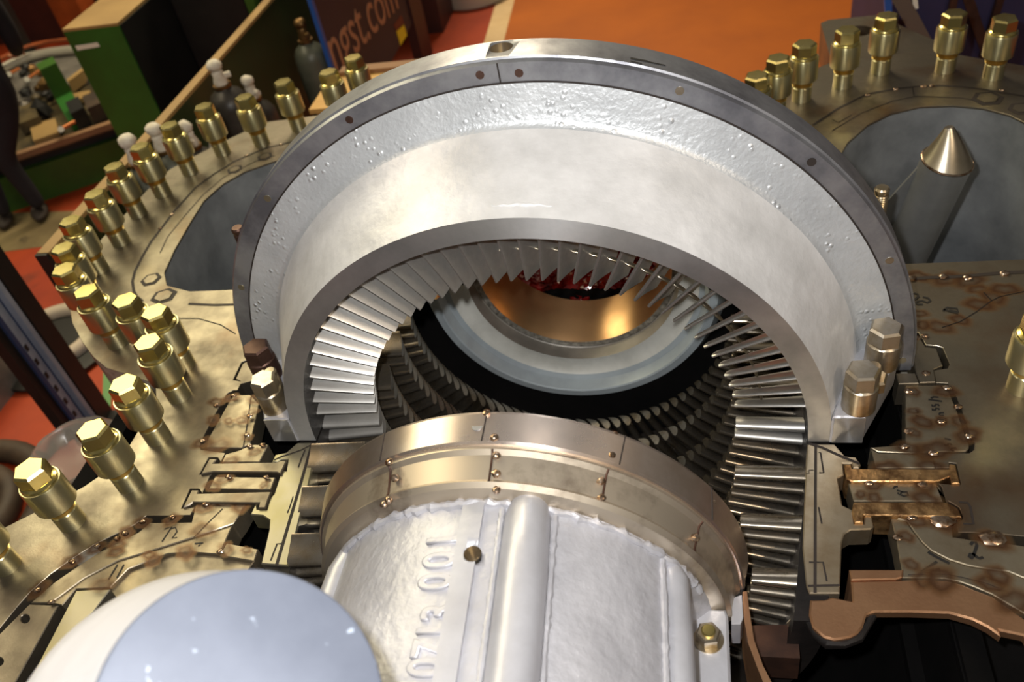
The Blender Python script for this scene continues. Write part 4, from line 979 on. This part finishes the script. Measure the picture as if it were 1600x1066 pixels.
V = [aty(a, c, 7.6) for a, c in ((4, -10), (45, 95))]; 
p = at(48, 95, ZT)
MB().tube((p.x, p.y, ZT), (p.x, p.y, 1.6), .13, n=20).out('black_column', BLACK, mc)
def mbox(L, z0, z1, m, nm):
    P = px2(L, z1); MB().poly(P, z0, z1).out(nm, m, mc)
mbox([(56, 100), (82, 88), (88, 98), (62, 110)], ZT, ZT+.5, GREENB, 'green_block')
mbox([(66, 118), (90, 106), (132, 178), (108, 192)], ZT, ZT+.12, GREEN, 'green_slide')
mbox([(20, 170), (52, 160), (60, 182), (28, 194)], ZT, ZT+.14, OLIVE, 'gear_box'); mbox([(46, 195), (86, 185), (92, 206), (52, 220)], ZT, ZT+.05, MATS['beige_top_paint'], 'flat_pad')
mbox([(102, 160), (122, 150), (130, 168), (110, 178)], ZT, ZT+.22, BLACK, 'black_motor'); mbox([(128, 150), (150, 142), (158, 160), (136, 170)], ZT, ZT+.2, TYRE, 'brown_motor')
mbox([(104, 124), (128, 106), (130, 110), (106, 128)], ZT, ZT+.15, BEIGE, 'beige_bar'); mbox([(112, 146), (140, 141), (142, 150), (116, 156)], ZT, ZT+.06, BEIGE, 'beige_bar')
for a, c in (((42, 124), (70, 106)), ((95, 202), (117, 190)), ((14, 116), (30, 107))):
    MB().tube(tuple(at(*a, ZT+.3)), tuple(at(*c, ZT+.3)), .02, n=8).out('copper_rod', COPPERR, mc)
    MB().tube(tuple(at(*a, ZT)), tuple(at(*a, ZT+.36)), .035, n=8).out('white_knob', LABELW, mc)
for k in range(16):
    a, c = random.uniform(35, 92), random.uniform(105, 185)
    p = at(a, c, ZT+.03); s = random.uniform(.04, .11)
    MB().blob((p.x, p.y, p.z+s*.5), s, (1, 1, random.uniform(.5, 1.4)), 1, .3).out('machine_fitting', random.choice([BLACK, OLIVE, TAUPE, BRASS, BLACK]), mc, False)
# dull cupboards beyond the machine
o = MB().box((-14, 11.2, ZF), (-6.4, 12, .9)).out('brown_cupboard', MATS['maroon_frame_paint']); tag(o, 'dark maroon brown cupboard row in the far top left', 'cupboard')
p = at(110, 15, -1.4); o = MB().box((p.x-.25, p.y-.1, ZF), (p.x+.25, p.y+.3, -.3)).out('orange_post', RUSTO); tag(o, 'orange brown post in the far top left beside the green cabinet', 'post')

# ---- person at the left edge
def skin_fig(name, verts, edges, radii, m, parent, sub=2):
    me = bpy.data.meshes.new(name); me.from_pydata(verts, edges, []); o = bpy.data.objects.new(name, me); C.objects.link(o)
    md = o.modifiers.new('s', 'SKIN'); md.use_smooth_shade = True
    for v, r in zip(me.skin_vertices[0].data, radii): v.radius = r if isinstance(r, tuple) else (r, r)
    me.skin_vertices[0].data[0].use_root = True
    sb = o.modifiers.new('u', 'SUBSURF'); sb.levels = sub; sb.render_levels = sub
    dg = bpy.context.evaluated_depsgraph_get(); dg.update(); nm = bpy.data.meshes.new_from_object(o.evaluated_get(dg))
    bpy.data.objects.remove(o); bpy.data.meshes.remove(me)
    for f in nm.polygons: f.use_smooth = True
    nm.materials.clear(); r = mesh_obj(name, nm, m, parent); return r
f1 = at(74, 340, ZF); f2 = at(18, 352, ZF)
H = 2.92
base = (f1+f2)/2
rt2 = Vector((.83, .55, 0)); fw2 = Vector((-.55, .83, 0))       # faces away, towards the machine
pr_ = thing('person', 'person in dark navy workwear standing at the left edge, facing the green machine', 'person', tuple(base))
lean = Vector((.34, .16, 0))
def pp_(a, b_, z): return tuple(rt2*a+fw2*b_+lean*(z/1.5)+Vector((0, 0, z)))
fa = (f1-base); fb = (f2-base)
V = [pp_(0, 0, 1.52), pp_(0, .03, 1.78), pp_(0, .10, 2.1), pp_(0, .14, 2.38), pp_(0, .17, 2.52), pp_(0, .20, 2.62),
     pp_(.15, 0, 1.44), tuple(fa*.62+Vector((0, 0, .80))+fw2*.05), tuple(fa+Vector((0, 0, .14))), 
     pp_(-.15, 0, 1.44), tuple(fb*.62+Vector((0, 0, .80))+fw2*.05), tuple(fb+Vector((0, 0, .14))),
     pp_(.26, .13, 2.36), pp_(.36, .20, 1.92), pp_(.34, .52, 1.72), pp_(-.26, .13, 2.36), pp_(-.38, .2, 1.92), pp_(-.3, .5, 1.72)]
Ed = [(0, 1), (1, 2), (2, 3), (3, 4), (4, 5), (0, 6), (6, 7), (7, 8), (0, 9), (9, 10), (10, 11), (3, 12), (12, 13), (13, 14), (3, 15), (15, 16), (16, 17)]
Rr = [(.26, .20), (.25, .19), (.29, .2), (.25, .17), .10, .09, .17, .125, .09, .17, .125, .09, .13, .10, .075, .13, .10, .075]
skin_fig('body', V, Ed, Rr, CLOTH, pr_)
hd = Vector(pp_(0, .24, 2.80))
b = MB(); b.blob(hd, .165, (1, 1.12, 1.3), 3); b.blob(hd+fw2*.17+Vector((0, 0, -.03)), .03, (1, 1, 1.3), 1); b.blob(hd+rt2*.16, .035, (.6, 1, 1.4), 1); b.blob(hd-rt2*.16, .035, (.6, 1, 1.4), 1); b.out('head', SKIN, pr_, ang=80)
b = MB(); b.blob(hd-fw2*.03+Vector((0, 0, .06)), .175, (1, 1.1, 1.12), 3); b.out('hair', HAIR, pr_, ang=80)
for hv in (pp_(.33, .60, 1.66), pp_(-.29, .58, 1.66)):
    hv = Vector(hv)
    VV = [tuple(hv-fw2*.08+Vector((0, 0, .04))), tuple(hv), tuple(hv+fw2*.07)]; EE = [(0, 1), (1, 2)]; RRr = [.045, (.055, .035), (.05, .03)]
    for k, (ox, ln) in enumerate(((-.045, .10), (-.016, .12), (.014, .115), (.042, .09))):
        i = len(VV); VV += [tuple(hv+fw2*.09+rt2*ox), tuple(hv+fw2*(.09+ln*.55)+rt2*ox*1.2-Vector((0, 0, .02))), tuple(hv+fw2*(.09+ln*.85)+rt2*ox*1.2-Vector((0, 0, .07)))]
        EE += [(2, i), (i, i+1), (i+1, i+2)]; RRr += [.018, .016, .013]
    i = len(VV); VV += [tuple(hv-rt2*.07+fw2*.03), tuple(hv-rt2*.10+fw2*.09)]; EE += [(1, i), (i, i+1)]; RRr += [.02, .015]
    skin_fig('hand', VV, EE, RRr, SKIN, pr_, 1)
for fv in (fa, fb):
    b = MB(); b.blob(fv+fw2*.10+Vector((0, 0, .07)), .11, (.95, 2.0, .62), 3); 
    for v in b.bm.verts:
        w = v.co-(fv); v.co = fv+rt2*(w.x)+fw2*(w.y)+Vector((0, 0, max(w.z, 0)))
    b.out('shoe', SHOE, pr_, ang=80)

# ---- perforated rack upright, hose ring and coils at the left edge
rk = thing('rack_upright', 'perforated blue grey and black rack upright at the left edge, seen from above', 'rack')
pA = at(160, 645, ZF); pB = at(118, 742, ZF)
u = (pB-pA); u.z = 0; ln = u.length; u.normalize(); w = Vector((-u.y, u.x, 0))
up = Vector((0, 0, 1))
zt_ = 1.2
def slab(o0, o1, d, m, nm, z1=zt_):
    a = pA+u*o0; b_ = pA+u*o1; return MB().poly([tuple(v.xy) for v in (a, b_, b_+w*d, a+w*d)], ZF, z1).out(nm, m, rk)
wide = .62
slab(0, .19, .10, BLACK, 'black_post')
slab(.215, .265, .10, BLUEG, 'channel_rib'); slab(.265, .31, .05, BLUER, 'channel_web'); slab(.31, .43, .07, BLUEG, 'perforated_web'); slab(.43, .47, .1, BLUER, 'channel_rib')
slab(.47, .56, .08, BLACK, 'black_back')
nh = 0
fside = -1 if (CAM-pA).dot(w) < 0 else 1
for k in range(22):
    z = ZF+.25+k*.145
    c0 = pA+u*.37+w*(.0 if fside < 0 else .07)+Vector((0, 0, z))
    MB().bar(c0-up*.028+w*fside*.001, c0+up*.028+w*fside*.001, .034, .004, tuple(w)).out('slot_hole', BLACK, rk, False)
pf = pA+u*.30; MB().box((pf.x-.35, pf.y-.3, ZF), (pf.x+.35, pf.y+.3, ZF+.03)).out('base_plate', BLACK, rk)
b = MB(); c = at(83, 528, ZF+.08); b.path([(c.x+.42*math.cos(t), c.y+.42*math.sin(t), c.z) for t in np.linspace(0, 2*PI, 40, endpoint=False)], .075, 12, True)
o = b.out('hose_ring', HOSE); tag(o, 'pale rubber hose ring lying on the red floor behind the rack upright', 'hose')
b = MB()
c = at(92, 548, ZF+.0); 
b.lathe([(.55, 0), (.58, .02), (.58, .05), (.5, .06), (0, .06)], (c.x, c.y, ZF), 36); o = b.out('black_floor_disc', BLACK); tag(o, 'flat black disc on the red floor under the pale hose ring', 'disc')
for i, (px, py, R, r, m, lb) in enumerate(((-84, 822, .75, .10, TYRE, 'dark brown hose coil on the floor at the left edge, outer ring'), (-82, 816, .48, .09, TYRE, 'dark brown hose coil on the floor at the left edge, inner ring'))):
    c = at(px, py, ZF+r); b = MB(); b.path([(c.x+R*math.cos(t), c.y+R*math.sin(t), c.z) for t in np.linspace(0, 2*PI, 44, endpoint=False)], r, 12, True); tag(b.out('hose_coil', m), lb, 'hose')
c = at(-70, 640, ZF); o = MB().box((c.x-.5, c.y-.3, ZF), (c.x+.5, c.y+.5, ZF+.5)).out('grey_scrap_box', TAUPE); tag(o, 'grey scrap metal box on the floor at the left edge below the rack', 'box')
# clear plastic tub
p = at(112, 702, -1.2); t = thing('plastic_tub', 'clear crumpled plastic tub on the floor behind the lower left bolts', 'tub', (p.x, p.y, -1.42))
b = MB(); pr = [(.26, -.78), (.27, -.76), (.30, .10), (.31, .2), (.29, .22), (.27, .2), (.25, .1), (.12, .06), (0, .06)]
b.lathe(pr, n=40)
for v in b.bm.verts:
    k = 1+random.uniform(-.03, .03); v.co.x *= k; v.co.y *= k
b.out('tub_wall', CLEAR, t, ang=60)
# ================================================================== SCALE TO METRES
for me in bpy.data.meshes: me.transform(Matrix.Scale(S, 4))
for o in bpy.data.objects: o.location = o.location*S

# ================================================================== CAMERA
cam = bpy.data.cameras.new('camera'); co = bpy.data.objects.new('camera', cam); C.objects.link(co)
M = Matrix.Identity(4)
for i, v in enumerate((RT, UP, -FW)):
    for j in range(3): M[j][i] = v[j]
M.translation = CAM*S
co.matrix_world = M
cam.sensor_width = 36; cam.lens = F_PX/1600*36; cam.clip_start = .02; cam.clip_end = 200
cam.dof.use_dof = True; cam.dof.focus_distance = 3.15*S; cam.dof.aperture_fstop = 3.0
bpy.context.scene.camera = co

# ================================================================== LIGHT
def lamp(name, kind, loc, energy, col, **k):
    l = bpy.data.lights.new(name, kind); l.energy = energy; l.color = col
    for a, v in k.items(): setattr(l, a, v)
    o = bpy.data.objects.new(name, l); C.objects.link(o); o.location = Vector(loc)*S; return o
def aim(o, p):
    d = (Vector(p)*S-o.location); o.rotation_euler = d.to_track_quat('-Z', 'Y').to_euler()
# the flash on the camera
fl_ = lamp('camera_flash', 'SPOT', CAM+UP*.15-RT*.16, 150, (1, .985, .96), spot_size=rad(115), spot_blend=.5, shadow_soft_size=.022); aim(fl_, (0, .35, .5))
# unseen area lights, added for plate sheen and to brighten the hall
a = lamp('sheen_light_left', 'AREA', (-8, 6.5, 7.5), 180, (1, .89, .56), shape='RECTANGLE', size=3.4, size_y=2.2); aim(a, (-1.5, 1, 0))  # unseen warm light added for the sheen on the left plates
a = lamp('hall_fill_light', 'AREA', (-3.5, 13, 9.0), 430, (1, .84, .58), shape='RECTANGLE', size=3, size_y=1.2); aim(a, (0, 7, -2))
a = lamp('hall_fill_light', 'AREA', (-7, 1, 9.0), 80, (1, .82, .56), shape='RECTANGLE', size=2, size_y=1.2); aim(a, (-6, 2, -2))
a = lamp('hall_fill_light', 'AREA', (5.5, -4, 7.0), 70, (1, .80, .58), shape='RECTANGLE', size=1.6, size_y=1.0); aim(a, (1.5, 0, 0))
w = bpy.data.worlds.new('hall'); bpy.context.scene.world = w; w.use_nodes = True
n = w.node_tree.nodes; l = w.node_tree.links; bg = n['Background']
tc = n.new('ShaderNodeTexCoord'); sp = n.new('ShaderNodeSeparateXYZ'); l.new(tc.outputs['Generated'], sp.inputs[0])
rp = n.new('ShaderNodeValToRGB'); l.new(sp.outputs['Z'], rp.inputs[0])
e = rp.color_ramp.elements; e[0].position = 0.0; e[0].color = (.032, .028, .023, 1); e[1].position = 1.0; e[1].color = (.10, .095, .088, 1)
x = rp.color_ramp.elements.new(.35); x.color = (.088, .08, .066, 1)
nz = n.new('ShaderNodeTexNoise'); nz.inputs['Scale'].default_value = 3.2; nz.inputs['Detail'].default_value = 3; l.new(tc.outputs['Generated'], nz.inputs['Vector'])
mr = n.new('ShaderNodeMapRange'); mr.inputs[1].default_value = .35; mr.inputs[2].default_value = .7; mr.inputs[3].default_value = .35; mr.inputs[4].default_value = 2.2; l.new(nz.outputs['Fac'], mr.inputs[0])
vm = n.new('ShaderNodeVectorMath'); vm.operation = 'SCALE'; l.new(rp.outputs[0], vm.inputs[0]); l.new(mr.outputs[0], vm.inputs['Scale']); l.new(vm.outputs[0], bg.inputs['Color'])
bg.inputs['Strength'].default_value = 1.0
sc = bpy.context.scene
sc.view_settings.view_transform = 'Standard'; sc.view_settings.look = 'None'; sc.view_settings.exposure = 0; sc.view_settings.gamma = 1; sc.view_settings.use_curve_mapping = False
sc.cycles.max_bounces = 8; sc.cycles.glossy_bounces = 4; sc.cycles.sample_clamp_indirect = 6; sc.cycles.use_denoising = True
